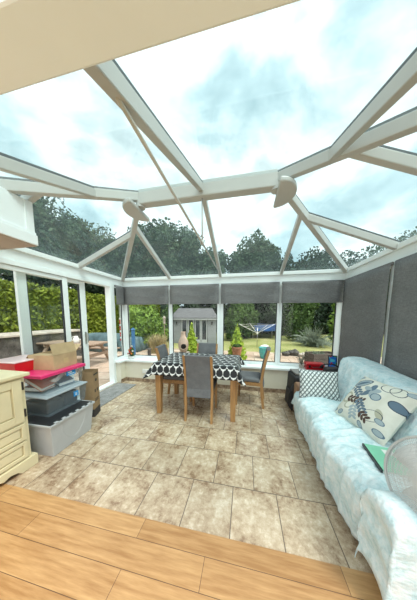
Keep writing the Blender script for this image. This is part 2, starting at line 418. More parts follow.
class MB:
    def __init__(s): s.v = []; s.f = []; s.uv = None
    def add(s, vs, fs):
        k = len(s.v); s.v += [tuple(x) for x in vs]; s.f += [tuple(i + k for i in f) for f in fs]; return s
    def box(s, a, b, mat=None):
        (x0, y0, z0), (x1, y1, z1) = a, b
        vs = [Vector(p) for p in ((x0, y0, z0), (x1, y0, z0), (x1, y1, z0), (x0, y1, z0), (x0, y0, z1), (x1, y0, z1), (x1, y1, z1), (x0, y1, z1))]
        if mat: vs = [mat @ p for p in vs]
        return s.add(vs, [(0, 3, 2, 1), (4, 5, 6, 7), (0, 1, 5, 4), (1, 2, 6, 5), (2, 3, 7, 6), (3, 0, 4, 7)])
    def cbox(s, c, d, rot=(0, 0, 0)):
        mt = Matrix.Translation(c) @ Euler(rot).to_matrix().to_4x4()
        h = [x / 2 for x in d]
        return s.box((-h[0], -h[1], -h[2]), h, mt)
    def hexa(s, lo, hi):      # bottom quad and top quad, each four points
        return s.add(list(lo) + list(hi), [(0, 3, 2, 1), (4, 5, 6, 7), (0, 1, 5, 4), (1, 2, 6, 5), (2, 3, 7, 6), (3, 0, 4, 7)])
    def bar(s, p0, p1, w, h, drop=0., up=(0, 0, 1)):
        p0, p1 = Vector(p0), Vector(p1); d = (p1 - p0).normalized()
        side = d.cross(Vector(up)).normalized(); u = side.cross(d).normalized()
        o = []
        for p in (p0, p1):
            c = p - u * drop
            o.append([c + side * (w / 2) - u * (h / 2), c + side * (w / 2) + u * (h / 2), c - side * (w / 2) + u * (h / 2), c - side * (w / 2) - u * (h / 2)])
        return s.hexa(o[0], o[1])
    def tube(s, pts, r, n=8, cap=True):
        pts = [Vector(p) for p in pts]; rr = r if isinstance(r, (list, tuple)) else [r] * len(pts)
        k0 = len(s.v); prev = None
        for i, p in enumerate(pts):
            d = (pts[min(i + 1, len(pts) - 1)] - pts[max(i - 1, 0)]).normalized()
            if prev is None:
                a = d.orthogonal().normalized()
            else:
                a = (prev - d * prev.dot(d)); a = a.normalized() if a.length > 1e-6 else d.orthogonal().normalized()
            prev = a; b = d.cross(a)
            for j in range(n):
                t = 2 * PI * j / n
                s.v.append(tuple(p + (a * math.cos(t) + b * math.sin(t)) * rr[i]))
        for i in range(len(pts) - 1):
            for j in range(n):
                s.f.append((k0 + i * n + j, k0 + i * n + (j + 1) % n, k0 + (i + 1) * n + (j + 1) % n, k0 + (i + 1) * n + j))
        if cap:
            s.f.append(tuple(k0 + j for j in reversed(range(n)))); e = k0 + (len(pts) - 1) * n
            s.f.append(tuple(e + j for j in range(n)))
        return s
    def ring(s, c, R, r, mt=None, n=48, m=8, a0=0, a1=2 * PI):
        full = abs(a1 - a0 - 2 * PI) < 1e-6
        pts = []
        for i in range(n + (0 if full else 1)):
            t = a0 + (a1 - a0) * i / n
            p = Vector((R * math.cos(t), R * math.sin(t), 0))
            pts.append((mt @ p if mt else p) + Vector(c))
        if not full: return s.tube(pts, r, m)
        k0 = len(s.v); ax = (mt.to_3x3() if mt else Matrix.Identity(3)) @ Vector((0, 0, 1))
        for p in pts:
            o = (p - Vector(c)).normalized()
            for j in range(m):
                t = 2 * PI * j / m
                s.v.append(tuple(p + (o * math.cos(t) + ax * math.sin(t)) * r))
        for i in range(n):
            for j in range(m):
                a, b2 = i, (i + 1) % n
                s.f.append((k0 + a * m + j, k0 + b2 * m + j, k0 + b2 * m + (j + 1) % m, k0 + a * m + (j + 1) % m))
        return s
    def lathe(s, prof, c=(0, 0, 0), n=28, mt=None, cap=True):
        k0 = len(s.v)
        for (r, z) in prof:
            for j in range(n):
                t = 2 * PI * j / n
                p = Vector((r * math.cos(t), r * math.sin(t), z))
                s.v.append(tuple((mt @ p if mt else p) + Vector(c)))
        for i in range(len(prof) - 1):
            for j in range(n):
                s.f.append((k0 + i * n + j, k0 + i * n + (j + 1) % n, k0 + (i + 1) * n + (j + 1) % n, k0 + (i + 1) * n + j))
        if cap:
            s.f.append(tuple(k0 + j for j in reversed(range(n)))); e = k0 + (len(prof) - 1) * n
            s.f.append(tuple(e + j for j in range(n)))
        return s
    def prism(s, poly, d, mt=None):   # poly in local xy, extruded along local z
        n = len(poly)
        vs = [Vector((x, y, 0)) for x, y in poly] + [Vector((x, y, d)) for x, y in poly]
        if mt: vs = [mt @ p for p in vs]
        return s.add(vs, [tuple(reversed(range(n))), tuple(range(n, 2 * n))] + [(i, (i + 1) % n, n + (i + 1) % n, n + i) for i in range(n)])
    def grid(s, P, uvs=None):   # P[i][j] points
        a, b = len(P), len(P[0]); k0 = len(s.v)
        for row in P: s.v += [tuple(p) for p in row]
        for i in range(a - 1):
            for j in range(b - 1):
                s.f.append((k0 + i * b + j, k0 + (i + 1) * b + j, k0 + (i + 1) * b + j + 1, k0 + i * b + j + 1))
        if uvs is not None: s.uv = [tuple(u) for row in uvs for u in row]
        return s
    def blob(s, c, r, sub=2, amp=.1):
        bm = bmesh.new(); bmesh.ops.create_icosphere(bm, subdivisions=sub, radius=1)
        vs = []
        for v in bm.verts:
            k = 1 + amp * (math.sin(v.co.x * 5.1 + c[0] * 3) + math.sin(v.co.y * 4.3 + c[1] * 5) + math.sin(v.co.z * 6.2 + c[2])) / 2
            vs.append((c[0] + v.co.x * r[0] * k, c[1] + v.co.y * r[1] * k, c[2] + v.co.z * r[2] * k))
        fs = [tuple(v.index for v in f.verts) for f in bm.faces]; bm.free()
        return s.add(vs, fs)
    def build(s, name, mat, parent=None, smooth=False, bevel=0., solid=0., subsurf=0, loc=None, segs=2, label=None):
        me = bpy.data.meshes.new(name); me.from_pydata(s.v, [], s.f)
        if s.uv:
            l = me.uv_layers.new(name='UVMap')
            for lp in me.loops: l.data[lp.index].uv = s.uv[lp.vertex_index]
        me.materials.append(mat)
        if smooth:
            me.polygons.foreach_set('use_smooth', [True] * len(me.polygons))
        me.update()
        o = bpy.data.objects.new(name, me); COL.objects.link(o)
        if parent: o.parent = parent
        if loc: o.location = loc
        if solid:
            md = o.modifiers.new('thickness', 'SOLIDIFY'); md.thickness = solid; md.offset = -1
        if bevel:
            md = o.modifiers.new('bevel', 'BEVEL'); md.width = bevel; md.segments = segs; md.limit_method = 'ANGLE'; md.angle_limit = math.radians(40)
        if subsurf:
            md = o.modifiers.new('subsurf', 'SUBSURF'); md.levels = subsurf; md.render_levels = subsurf
        if label: o['label'] = label
        return o

def struct(o, label): return tag(o, label, None, None, 'structure')

def copy_tree(o, parent=None):
    c = o.copy(); COL.objects.link(c)
    if parent: c.parent = parent
    for ch in list(o.children): copy_tree(ch, c)
    return c

def leaves_mesh(name, blobs, n, size, mat, parent=None, core=True, shell=.35, flat=0., zmin=-.1):
    """leaf quads spread through the outer shell of several ellipsoids, over solid inner masses"""
    vol = np.array([b[1][0] * b[1][1] * b[1][2] for b in blobs]) ** (2 / 3); vol /= vol.sum()
    idx = rng.choice(len(blobs), n, p=vol)
    C_ = np.array([b[0] for b in blobs])[idx]; R_ = np.array([b[1] for b in blobs])[idx]
    d = rng.normal(size=(n, 3)); d /= np.linalg.norm(d, axis=1)[:, None]
    k = 1 - shell * rng.random(n) ** 1.3
    wob = 1 + .13 * (np.sin(d[:, 0] * 7 + C_[:, 0]) + np.sin(d[:, 1] * 6 + C_[:, 1] * 2) + np.sin(d[:, 2] * 8 + C_[:, 0] * 3)) / 1.5
    P = C_ + d * R_ * (k * wob)[:, None]
    P[:, 2] = np.maximum(P[:, 2], zmin)
    a = rng.normal(size=(n, 3)); a[:, 2] += flat; a /= np.linalg.norm(a, axis=1)[:, None]
    t = np.cross(a, d + rng.normal(size=(n, 3)) * .6); t /= np.linalg.norm(t, axis=1)[:, None] + 1e-9
    s = size * (.6 + .8 * rng.random(n))[:, None]
    q = np.stack([P - a * s, P + t * s * .5, P + a * s, P - t * s * .5], 1).reshape(-1, 3)
    f = np.arange(4 * n).reshape(-1, 4)
    m = MB(); m.v = [tuple(x) for x in q.tolist()]; m.f = [tuple(x) for x in f.tolist()]
    if core:
        for c, r in blobs: m.blob(c, [x * (1 - shell * .75) for x in r], 2, .12)
    return m.build(name, mat, parent)

# ------------------------------------------------------------------ the place: main measurements
XL, XR, YB, YN = -2.663, 1.689, 3.544, .46
ZG, ZT, ZB = 2.228, 2.075, 1.653
POST = [XL, -1.556, -.495, .624, XR]
SILL = .47
G = -.15

# floor
o = MB().box((XL - .12, .995, -.06), (XR + .12, YB + .1, 0)).build('floor', M['floor']); struct(o, 'beige and brown stone tile floor in running bond')
o = MB().box((-2.9, -1.3, -.06), (2.2, .993, .004)).build('floor', M['planks']); struct(o, 'oak plank floor in front of the stone tiles')

# dwarf walls, sill and skirting
DW = 3.36
o = MB().box((XL - .06, DW, 0), (XR + .1, YB + .06, SILL - .04)).build('wall_back', M['wall']); struct(o, 'low cream wall under the garden windows')
o = MB().box((XL - .08, 3.2, 0), (-2.545, DW - .001, SILL - .04)).build('wall_left', M['wall'], bevel=.004); struct(o, 'short cream pier beside the patio door')
o = MB().box((XR - .06, YN, 0), (XR + .1, DW - .001, SILL - .04)).build('wall_right', M['wall']); struct(o, 'low cream wall behind the sofa')
o = MB().box((XL - .1, YN - .1, 0), (XL + .04, .90, 2.06)).build('wall_left', M['bulk']); struct(o, 'white wall before the patio door')
o = MB().box((-2.535, DW - .014, 0), (XR - .075, DW - .001, .075)).build('baseboard_back', M['skirt']); struct(o, 'brown stone tile skirting below the cream wall')
o = MB().box((-2.543, 3.2, 0), (-2.531, DW - .016, .075)).build('baseboard_left', M['skirt']); struct(o, 'brown stone tile skirting on the pier')
o = MB().box((XL - .02, DW - .03, SILL - .04), (XR - .01, YB + .02, SILL)).build('trim_1', M['upvc'], bevel=.006); struct(o, 'white window sill board')
o = MB().box((XL - .02, 3.17, SILL - .04), (-2.52, DW - .031, SILL)).build('trim_2', M['upvc'], bevel=.006); struct(o, 'white sill return on the pier')
o = MB().box((XR - .09, YN, SILL - .04), (XR + .02, DW - .031, SILL)).build('trim_3', M['upvc'], bevel=.006); struct(o, 'white sill board behind the sofa')

# ring beam at the eaves
m = MB()
for (z0, z1, e) in ((ZT - .03, 2.165, 0.), (2.165, ZG, .028)):
    m.box((XL - .12, YB - e, z0), (XR + .12, YB + .12, z1))
    m.box((XL - .12, YN - .12, z0), (XR + .12, YN + e, z1))
    m.box((XL - .12, YN + e + .0005, z0), (XL + e, YB - e - .0005, z1))
    m.box((XR - e, YN + e + .0005, z0), (XR + .12, YB - e - .0005, z1))
o = m.build('trim_4', M['upvc'], bevel=.006); struct(o, 'white eaves beam around the top of the walls')

def window(name, p0, p1, z0, z1, label, post0=.045, post1=.045, bot=.055, top=.05, depth=.06):
    """frame between two plan points, pane as a child"""
    p0, p1 = Vector((*p0, 0)), Vector((*p1, 0)); L = (p1 - p0).length
    ang = math.atan2(p1.y - p0.y, p1.x - p0.x)
    mt = Matrix.Translation(p0) @ Matrix.Rotation(ang, 4, 'Z')
    m = MB()
    m.box((0, 0, z0), (post0, depth, z1), mt); m.box((L - post1, 0, z0), (L, depth, z1), mt)
    m.box((post0, 0.004, z0), (L - post1, depth - .004, z0 + bot), mt); m.box((post0, .004, z1 - top), (L - post1, depth - .004, z1), mt)
    fr = m.build(name, M['upvc'], bevel=.005); struct(fr, label)
    g = MB().box((post0 - .005, depth * .5 - .003, z0 + bot - .005), (L - post1 + .005, depth * .5 + .003, z1 - top + .005), mt)
    g.build('glass_pane', M['glass'], fr)
    k = MB()
    for a, b in (((post0, .012, z0 + bot), (post0 + .012, .03, z1 - top)), ((L - post1 - .012, .012, z0 + bot), (L - post1, .03, z1 - top)), ((post0 + .013, .012, z0 + bot), (L - post1 - .013, .03, z0 + bot + .01))):
        k.box(a, b, mt)
    k.build('gasket', M['gasket'], fr)
    return fr
wl = ['white framed garden window nearest the patio door', 'white framed garden window facing the grey summerhouse', 'white framed garden window facing the washing line', 'white framed garden window nearest the sofa']
pw = [(.085, .04), (.04, .06), (.06, .04), (.045, .11)]
for i in range(4):
    window('window_%d' % (i + 1), (POST[i] + .001, YB), (POST[i + 1] - .001, YB), SILL, ZT - .03, wl[i], *pw[i])
window('window_5', (XL, 3.225), (XL, YB - .001), SILL, ZT - .03, 'narrow white framed window in the corner by the patio door', .05, .05)
o = MB().box((XL - .065, YB + .001, 0), (XL - .001, YB + .065, ZT - .03)).build('trim_5', M['upvc']); struct(o, 'white corner post by the patio door')
ys = [YB - .001, 2.447, 1.4, YN]
for i in range(3):
    window('window_%d' % (6 + i), (XR, ys[i]), (XR, ys[i + 1] + .001), SILL, ZT - .03, ['white framed side window behind the corner blind', 'white framed side window behind the sofa', 'white framed side window nearest the house'][i], .075, .075)

o = MB().box((XR - .022, 2.405, SILL), (XR - .0005, 2.53, ZT - .032)).build('trim_7', M['upvc'], bevel=.004); struct(o, 'white mullion cover between the two lowered side blinds')

# patio door: fixed pane and a slid panel
d = empty('door_1', (XL, 2.0, 0)); struct(d, 'white sliding patio door standing open')
def onx(m_): return m_
m = MB()
m.box((-.11, -1.1, 1.985), (0.012, 1.215, ZT - .032)); m.box((-.11, 1.145, .03), (.012, 1.215, 1.985)); m.box((-.11, -1.1, .03), (.012, -1.03, 1.985))
m.box((-.11, -1.1, 0), (.03, 1.215, .03))
m.build('frame', M['upvc'], d, bevel=.004)
def panel(name, x, y0, y1, st, lab=None):
    m = MB(); z0, z1 = .035, 1.98
    m.box((x - .022, y0, z0), (x + .022, y0 + st, z1)); m.box((x - .022, y1 - st, z0), (x + .022, y1, z1))
    m.box((x - .02, y0 + st, z0), (x + .02, y1 - st, z0 + st)); m.box((x - .02, y0 + st, z1 - .05), (x + .02, y1 - st, z1))
    p = m.build(name, M['upvc'], d, bevel=.004)
    MB().box((x - .004, y0 + st - .004, z0 + st - .004), (x + .004, y1 - st + .004, z1 - .046)).build('glass_pane', M['glass'], p)
    k = MB()
    k.box((x - .012, y1 - st - .016, z0 + st), (x + .012, y1 - st - .0005, z1 - .05)); k.box((x - .012, y0 + st + .0005, z0 + st), (x + .012, y0 + st + .014, z1 - .05))
    k.build('gasket', M['gasket'], p)
    return p
panel('fixed_panel', -.026, -1.02, .29, .075)
sp = panel('sliding_panel', -.078, -.30, .64, .10)
h = MB(); h.box((-.055, .575, .92), (-.045, .605, 1.13)); h.tube([(-.045, .59, .95), (-.01, .59, .95), (-.01, .59, 1.1), (-.045, .59, 1.1)], .008)
h.build('handle', M['steel'], sp, smooth=False, label='steel door handle')

# ------------------------------------------------------------------ glass roof
roof = empty('ceiling', (0, 0, ZG)); struct(roof, 'hipped glass conservatory roof on white rafters')
H1, H2 = Vector((-1.24, 2.03, 2.82)), Vector((.28, 2.03, 2.82))
Yn = 2.03 * 2 - YB
cor = {'bl': Vector((XL, YB, ZG)), 'br': Vector((XR, YB, ZG)), 'nl': Vector((XL, Yn, ZG)), 'nr': Vector((XR, Yn, ZG))}
off = Vector((0, 0, -ZG))
def P(v): return Vector(v) + off
def raft(name, a, b, w=.05, h=.075):
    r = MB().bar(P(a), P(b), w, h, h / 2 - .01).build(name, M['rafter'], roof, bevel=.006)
    MB().bar(P(a), P(b), w * .75, .02, -.018).build('capping', M['gasket'], r)
    return r
for k, hb in (('bl', H1), ('nl', H1), ('br', H2), ('nr', H2)): raft('hip_rafter', cor[k], hb, .06, .085)
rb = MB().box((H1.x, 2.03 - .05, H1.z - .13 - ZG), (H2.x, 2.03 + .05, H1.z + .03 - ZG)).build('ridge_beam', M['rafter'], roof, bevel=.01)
def onhip(hb, c, t): return hb.lerp(c, t)
t1 = .215; t2 = .305
for sgn, yk in ((1, YB), (-1, Yn)):
    cl, cr = (cor['bl'], cor['br']) if sgn > 0 else (cor['nl'], cor['nr'])
    raft('rafter', (-.495, yk, ZG), (-.495, 2.03, 2.82))
    a = onhip(H1, cl, t1 + .005); raft('rafter', (a.x, yk, ZG), a)
    a = onhip(H2, cr, .245); raft('rafter', (a.x, yk, ZG), a)
    a = onhip(H1, cl, t2 if sgn > 0 else .42); raft('rafter', (XL, a.y, ZG), a)
    a = onhip(H2, cr, .30); raft('rafter', (XR, a.y, ZG), a)
# panes: four slopes
up = Vector((0, 0, .012))
def pane(pts):
    m = MB(); n = len(pts); nor = (pts[1] - pts[0]).cross(pts[2] - pts[0]).normalized() * .006
    if nor.z < 0: nor = -nor
    vs = [P(p) + up for p in pts] + [P(p) + up + nor for p in pts]
    m.add(vs, [tuple(reversed(range(n))), tuple(range(n, 2 * n))] + [(i, (i + 1) % n, n + (i + 1) % n, n + i) for i in range(n)])
    m.build('glass_pane', M['roofglass'], roof)
for yk, cl, cr in ((YB, cor['bl'], cor['br']), (Yn, cor['nl'], cor['nr'])):
    xm = -.495
    al = onhip(H1, cl, t1 + .005); ar = onhip(H2, cr, .245)
    pane([cl, Vector((al.x, yk, ZG)), al]); pane([Vector((al.x, yk, ZG)), Vector((xm, yk, ZG)), Vector((xm, 2.03, 2.82)), H1, al])
    pane([Vector((xm, yk, ZG)), Vector((ar.x, yk, ZG)), ar, H2, Vector((xm, 2.03, 2.82))]); pane([Vector((ar.x, yk, ZG)), cr, ar])
for hb, cn, cb, xk, tn in ((H1, cor['nl'], cor['bl'], XL, .42), (H2, cor['nr'], cor['br'], XR, .30)):
    tb = t2 if xk < 0 else .30
    an, ab = onhip(hb, cn, tn), onhip(hb, cb, tb)
    pane([cn, Vector((xk, an.y, ZG)), an]); pane([Vector((xk, an.y, ZG)), Vector((xk, ab.y, ZG)), ab, hb, an]); pane([Vector((xk, ab.y, ZG)), cb, ab])
# half round covers under the ridge ends
for hb, s in ((H1, -1), (H2, 1)):
    poly = [(math.cos(t) * .19 * s, math.sin(t) * .21) for t in np.linspace(-PI / 2, PI / 2, 25)]
    if s < 0: poly.reverse()
    c = P(hb) + Vector((0, 0, -.20))
    MB().prism(poly, .05, Matrix.Translation(c)).build('ridge_end_cover', M['rafter'], roof, bevel=.015, segs=3)
    MB().lathe([(.05, 0), (.05, .12)], c + Vector((0, 0, .05))).build('ridge_boss', M['rafter'], roof)
tr = MB(); tr.tube([P((-.495, YB, 2.226)), P((-.495, 2.03, 2.226)), P((-.495, Yn, 2.226))], .010)
tr = tr.build('tie_rod', M['rafter'], roof, smooth=True)
MB().tube([P((-.495, 2.03, 2.235)), P((-.495, 2.03, 2.72))], .008).build('hanger_rod', M['rafter'], roof, smooth=True)
MB().lathe([(.0, -.025), (.018, -.02), (.02, 0), (.018, .02), (0, .025)], P((-.495, 2.03, 2.23)), 14).build('rod_joint', M['rafter'], roof, smooth=True)

# boxed bulkhead at the left
bh = MB().box((XL + .032, YN + .1, 2.065), (-1.96, 1.385, 2.44)).build('trim_6', M['bulk'], bevel=.004); struct(bh, 'white boxed bulkhead hanging at the upper left')
m = MB(); m.box((-1.96, YN + .1, 2.06), (-1.935, 1.405, 2.15)); m.box((-1.96, 1.33, 2.15), (-1.948, 1.395, 2.44)); m.box((-1.96, YN + .1, 2.15), (-1.943, 1.40, 2.175))
m.box((XL + .1, 1.386, 2.06), (-1.96, 1.405, 2.15))
m.build('fascia', M['bulk'], bh, bevel=.003)
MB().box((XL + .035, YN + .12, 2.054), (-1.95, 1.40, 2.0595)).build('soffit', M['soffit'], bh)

# ------------------------------------------------------------------ roller blinds
def blind(p0, p1, z0, label, nrm, group):
    p0, p1 = Vector((*p0, 0)), Vector((*p1, 0)); L = (p1 - p0).length
    rz = math.atan2(p1.y - p0.y, p1.x - p0.x)
    r = empty('roller_blind', ((p0.x + p1.x) / 2, (p0.y + p1.y) / 2, 0), rz, label, 'blind', group)
    h = L / 2
    MB().tube([(-h, 0, ZT - .055), (h, 0, ZT - .055)], .02, 12).build('roller', M['blind'], r, smooth=True)
    nx, nz = 10, 14
    Pp = [[Vector((-h + L * i / nx, nrm * (.021 + .0025 * math.sin(j * .9 + i * .5)), z0 + .012 + (ZT - .06 - z0) * j / nz)) for j in range(nz + 1)] for i in range(nx + 1)]
    MB().grid(Pp).build('fabric_sheet', M['blind'], r, smooth=True, solid=.0012)
    MB().box((-h, nrm * .021 - .006, z0), (h, nrm * .021 + .006, z0 + .022)).build('bottom_bar', M['blind'], r, bevel=.003)
    return r
yb = YB - .035
bl = ['wide grey half lowered blind on the garden window nearest the patio door', 'wide grey half lowered blind above the view of the summerhouse', 'wide grey half lowered blind above the view of the washing line', 'wide grey half lowered blind on the garden window nearest the sofa']
for i in range(4):
    blind((POST[i] + (.045 if i == 0 else .02), yb), (POST[i + 1] - (.05 if i == 3 else .02), yb), ZB, bl[i], -1, 'half lowered blinds on the back windows')
blind((XL + .038, 3.25), (XL + .038, yb - .02), ZB - .01, 'narrow grey half lowered blind in the corner by the patio door', -1, 'half lowered blinds on the back windows')
blind((XR - .038, yb - .04), (XR - .038, 2.485), SILL + .02, 'fully lowered grey blind on the side window at the corner', -1, 'fully lowered side blinds')
blind((XR - .038, 2.425), (XR - .038, 1.42), SILL + .02, 'fully lowered grey blind on the side window right behind the sofa', -1, 'fully lowered side blinds')
blind((XR - .038, 1.38), (XR - .038, YN + .05), SILL + .02, 'fully lowered grey blind on the side window nearest the house', -1, 'fully lowered side blinds')

# ------------------------------------------------------------------ dining set
TX0, TX1, TY0, TY1, TZ = -1.245, -.09, 2.245, 2.99, .75
tb = empty('dining_table', ((TX0 + TX1) / 2, (TY0 + TY1) / 2, 0), 0, 'rectangular oak dining table under a patterned cloth', 'table')
hx, hy = (TX1 - TX0) / 2, (TY1 - TY0) / 2
MB().box((-hx, -hy, TZ - .03), (hx, hy, TZ)).build('tabletop', M['oakx'], tb, bevel=.006)
m = MB(); i_ = .05
m.box((-hx + i_, -hy + i_, TZ - .12), (hx - i_, -hy + i_ + .022, TZ - .031)); m.box((-hx + i_, hy - i_ - .022, TZ - .12), (hx - i_, hy - i_, TZ - .031))
m.box((-hx + i_, -hy + i_ + .023, TZ - .12), (-hx + i_ + .022, hy - i_ - .023, TZ - .031)); m.box((hx - i_ - .022, -hy + i_ + .023, TZ - .12), (hx - i_, hy - i_ - .023, TZ - .031))
m.build('apron', M['oakx'], tb)
for sx in (-1, 1):
    for sy in (-1, 1):
        cx, cy = sx * (hx - .045), sy * (hy - .045); a, b = .042, .032
        MB().hexa([(cx - b, cy - b, 0), (cx + b, cy - b, 0), (cx + b, cy + b, 0), (cx - b, cy + b, 0)], [(cx - a, cy - a, TZ - .03), (cx + a, cy - a, TZ - .03), (cx + a, cy + a, TZ - .03), (cx - a, cy + a, TZ - .03)]).build('leg', M['oak'], tb, bevel=.005)

OV = .175
nx, ny = 72, 52
Pg, UV = [], []
for i in range(nx + 1):
    r, ru = [], []
    for j in range(ny + 1):
        u = -(hx + OV) + 2 * (hx + OV) * i / nx; v = -(hy + OV) + 2 * (hy + OV) * j / ny
        dx = max(0, abs(u) - hx - .006); dy = max(0, abs(v) - hy - .006)
        x = math.copysign(min(abs(u), hx + .006), u); y = math.copysign(min(abs(v), hy + .006), v)
        dd = math.hypot(dx, dy)
        fl = .16 if min(dx, dy) < .001 else .16 + .5 * min(dx, dy) / max(dx, dy)
        w = .012 * math.sin(u * 13 + v * 2) * (dy > 0) + .012 * math.sin(v * 15 + 1) * (dx > 0)
        if dd > 0:
            x += math.copysign(dx / dd * dd * fl, u) + (math.copysign(w * dd / OV, u) if dx > 0 else 0)
            y += math.copysign(dy / dd * dd * fl, v) + (math.copysign(w * dd / OV, v) if dy > 0 else 0)
        z = TZ + .004 - (max(dx, dy) * .96 + min(dx, dy) * .22 if dd > 0 else 0) + .0012 * math.sin(u * 9) * math.sin(v * 11)
        r.append(Vector((x, y, z))); ru.append((u, v))
    Pg.append(r); UV.append(ru)
o = MB().grid(Pg, UV).build('tablecloth', M['cloth'], None, smooth=True, solid=-.002, loc=((TX0 + TX1) / 2, (TY0 + TY1) / 2, 0))
tag(o, 'black and white apple print cloth draped over the dining table', 'tablecloth')

def make_chair():
    r = empty('dining_chair')
    w = .178
    for s in (-1, 1):
        MB().hexa([(s * w - .015, .165, 0), (s * w + .015, .165, 0), (s * w + .015, .195, 0), (s * w - .015, .195, 0)],
                  [(s * w - .018, .155, .40), (s * w + .018, .155, .40), (s * w + .018, .195, .40), (s * w - .018, .195, .40)]).build('leg', M['oak'], r, bevel=.004)
        prof = [(-.235, 0), (-.205, .22), (-.195, .42), (-.215, .60), (-.25, .78), (-.285, .905)]
        m = MB()
        for (ya, za), (yb_, zb) in zip(prof[:-1], prof[1:]):
            m.hexa([(s * w - .015, ya - .019, za), (s * w + .015, ya - .019, za), (s * w + .015, ya + .019, za), (s * w - .015, ya + .019, za)],
                   [(s * w - .015, yb_ - .019, zb), (s * w + .015, yb_ - .019, zb), (s * w + .015, yb_ + .019, zb), (s * w - .015, yb_ + .019, zb)])
        m.build('leg', M['oak'], r)
    m = MB()
    m.box((-w - .012, .160, .345), (w + .012, .182, .40))
    for s in (-1, 1): m.box((s * w - .011, -.19, .345), (s * w + .011, .159, .40))
    m.box((-w + .016, -.205, .345), (w - .016, -.185, .40))
    m.build('seat_rail', M['oakx'], r)
    MB().box((-.192, -.17, .401), (.192, .205, .462)).build('seat', M['slate'], r, bevel=.022, segs=4, smooth=False)
    prof = [(-.212, .335), (-.198, .45), (-.218, .60), (-.253, .78), (-.291, .915)]
    P1 = [[Vector((-w + .0165 + (2 * w - .033) * i / 8, y - .024 - .006 * math.sin(PI * i / 8), z)) for (y, z) in prof] for i in range(9)]
    m = MB(); n = len(prof)
    for i in range(9):
        for (y, z) in prof: m.v.append((-w + .0165 + (2 * w - .033) * i / 8, y - .022 - .006 * math.sin(PI * i / 8), z))
    for i in range(9):
        for (y, z) in prof: m.v.append((-w + .0165 + (2 * w - .033) * i / 8, y + .024 + .008 * math.sin(PI * i / 8), z))
    F = lambda a, i, j: a * 9 * n + i * n + j
    for i in range(8):
        for j in range(n - 1):
            m.f.append((F(0, i, j), F(0, i + 1, j), F(0, i + 1, j + 1), F(0, i, j + 1))); m.f.append((F(1, i, j), F(1, i, j + 1), F(1, i + 1, j + 1), F(1, i + 1, j)))
        m.f.append((F(0, i, 0), F(1, i, 0), F(1, i + 1, 0), F(0, i + 1, 0))); m.f.append((F(0, i, n - 1), F(0, i + 1, n - 1), F(1, i + 1, n - 1), F(1, i, n - 1)))
    for j in range(n - 1):
        m.f.append((F(0, 0, j), F(0, 0, j + 1), F(1, 0, j + 1), F(1, 0, j))); m.f.append((F(0, 8, j), F(1, 8, j), F(1, 8, j + 1), F(0, 8, j + 1)))
    m.build('backrest', M['slate'], r, bevel=.008)
    return r
ch = make_chair()
spots = [(-.588, 2.405, 0.02, 'oak dining chair with its grey back turned to the viewer'),
         (-1.10, 2.745, -PI / 2 + .05, 'oak and grey dining chair at the patio door end of the table'),
         (.085, 2.90, PI / 2 - .10, 'oak and grey dining chair at the sofa end of the table'),
         (-.675, 2.885, PI, 'grey dining chair behind the table with its back to the garden window')]
for i, (x, y, a, lab) in enumerate(spots):
    c = ch if i == 0 else copy_tree(ch)
    c.location = (x, y, 0); c.rotation_euler = (0, 0, a)
    tag(c, lab, 'chair', 'chairs around the dining table')

# ------------------------------------------------------------------ sofa
SY0, SY1 = .84, 2.62
sf = empty('sofa', (1.15, 1.8, 0), 0, 'tan leather sofa hidden under a pale aqua throw along the side windows', 'sofa')
ox, oy = -1.15, -1.8
def sb(a, b): return ((a[0] + ox, a[1] + oy, a[2]), (b[0] + ox, b[1] + oy, b[2]))
MB().box(*sb((.76, SY0 + .17, .08), (1.58, SY1 - .17, .28))).build('base', M['leather'], sf, bevel=.02)
for y0, y1 in ((SY0 + .17, 1.625), (1.635, SY1 - .17)):
    MB().box(*sb((.745, y0, .285), (1.20, y1, .405))).build('seat_cushion', M['leather'], sf, bevel=.04, segs=4)
m = MB().hexa([(1.21 + ox, SY0 + .12 + oy, .285), (1.60 + ox, SY0 + .12 + oy, .285), (1.60 + ox, SY1 - .1 + oy, .285), (1.21 + ox, SY1 - .1 + oy, .285)],
              [(1.335 + ox, SY0 + .12 + oy, .69), (1.59 + ox, SY0 + .12 + oy, .69), (1.59 + ox, SY1 + .05 + oy, .83), (1.335 + ox, SY1 + .05 + oy, .83)])
m.build('backrest', M['leather'], sf, bevel=.05, segs=4)
for y0 in (SY0, SY1 - .165):
    m = MB()
    poly = [(0, .08), (.165, .08), (.165, .42)] + [(.0825 + .0925 * math.cos(t), .44 + .07 * math.sin(t)) for t in np.linspace(0, PI, 12)] + [(0, .42)]
    mt = Matrix(((0, 0, 1, .70 + ox), (1, 0, 0, y0 + oy), (0, 1, 0, 0), (0, 0, 0, 1)))
    m.prism(poly, .82, mt).build('arm', M['leather'], sf, bevel=.012)
for x in (.80, 1.52):
    for y in (SY0 + .08, SY1 - .08):
        MB().box(*sb((x - .025, y - .025, 0), (x + .025, y + .025, .082))).build('foot', M['oak'], sf)

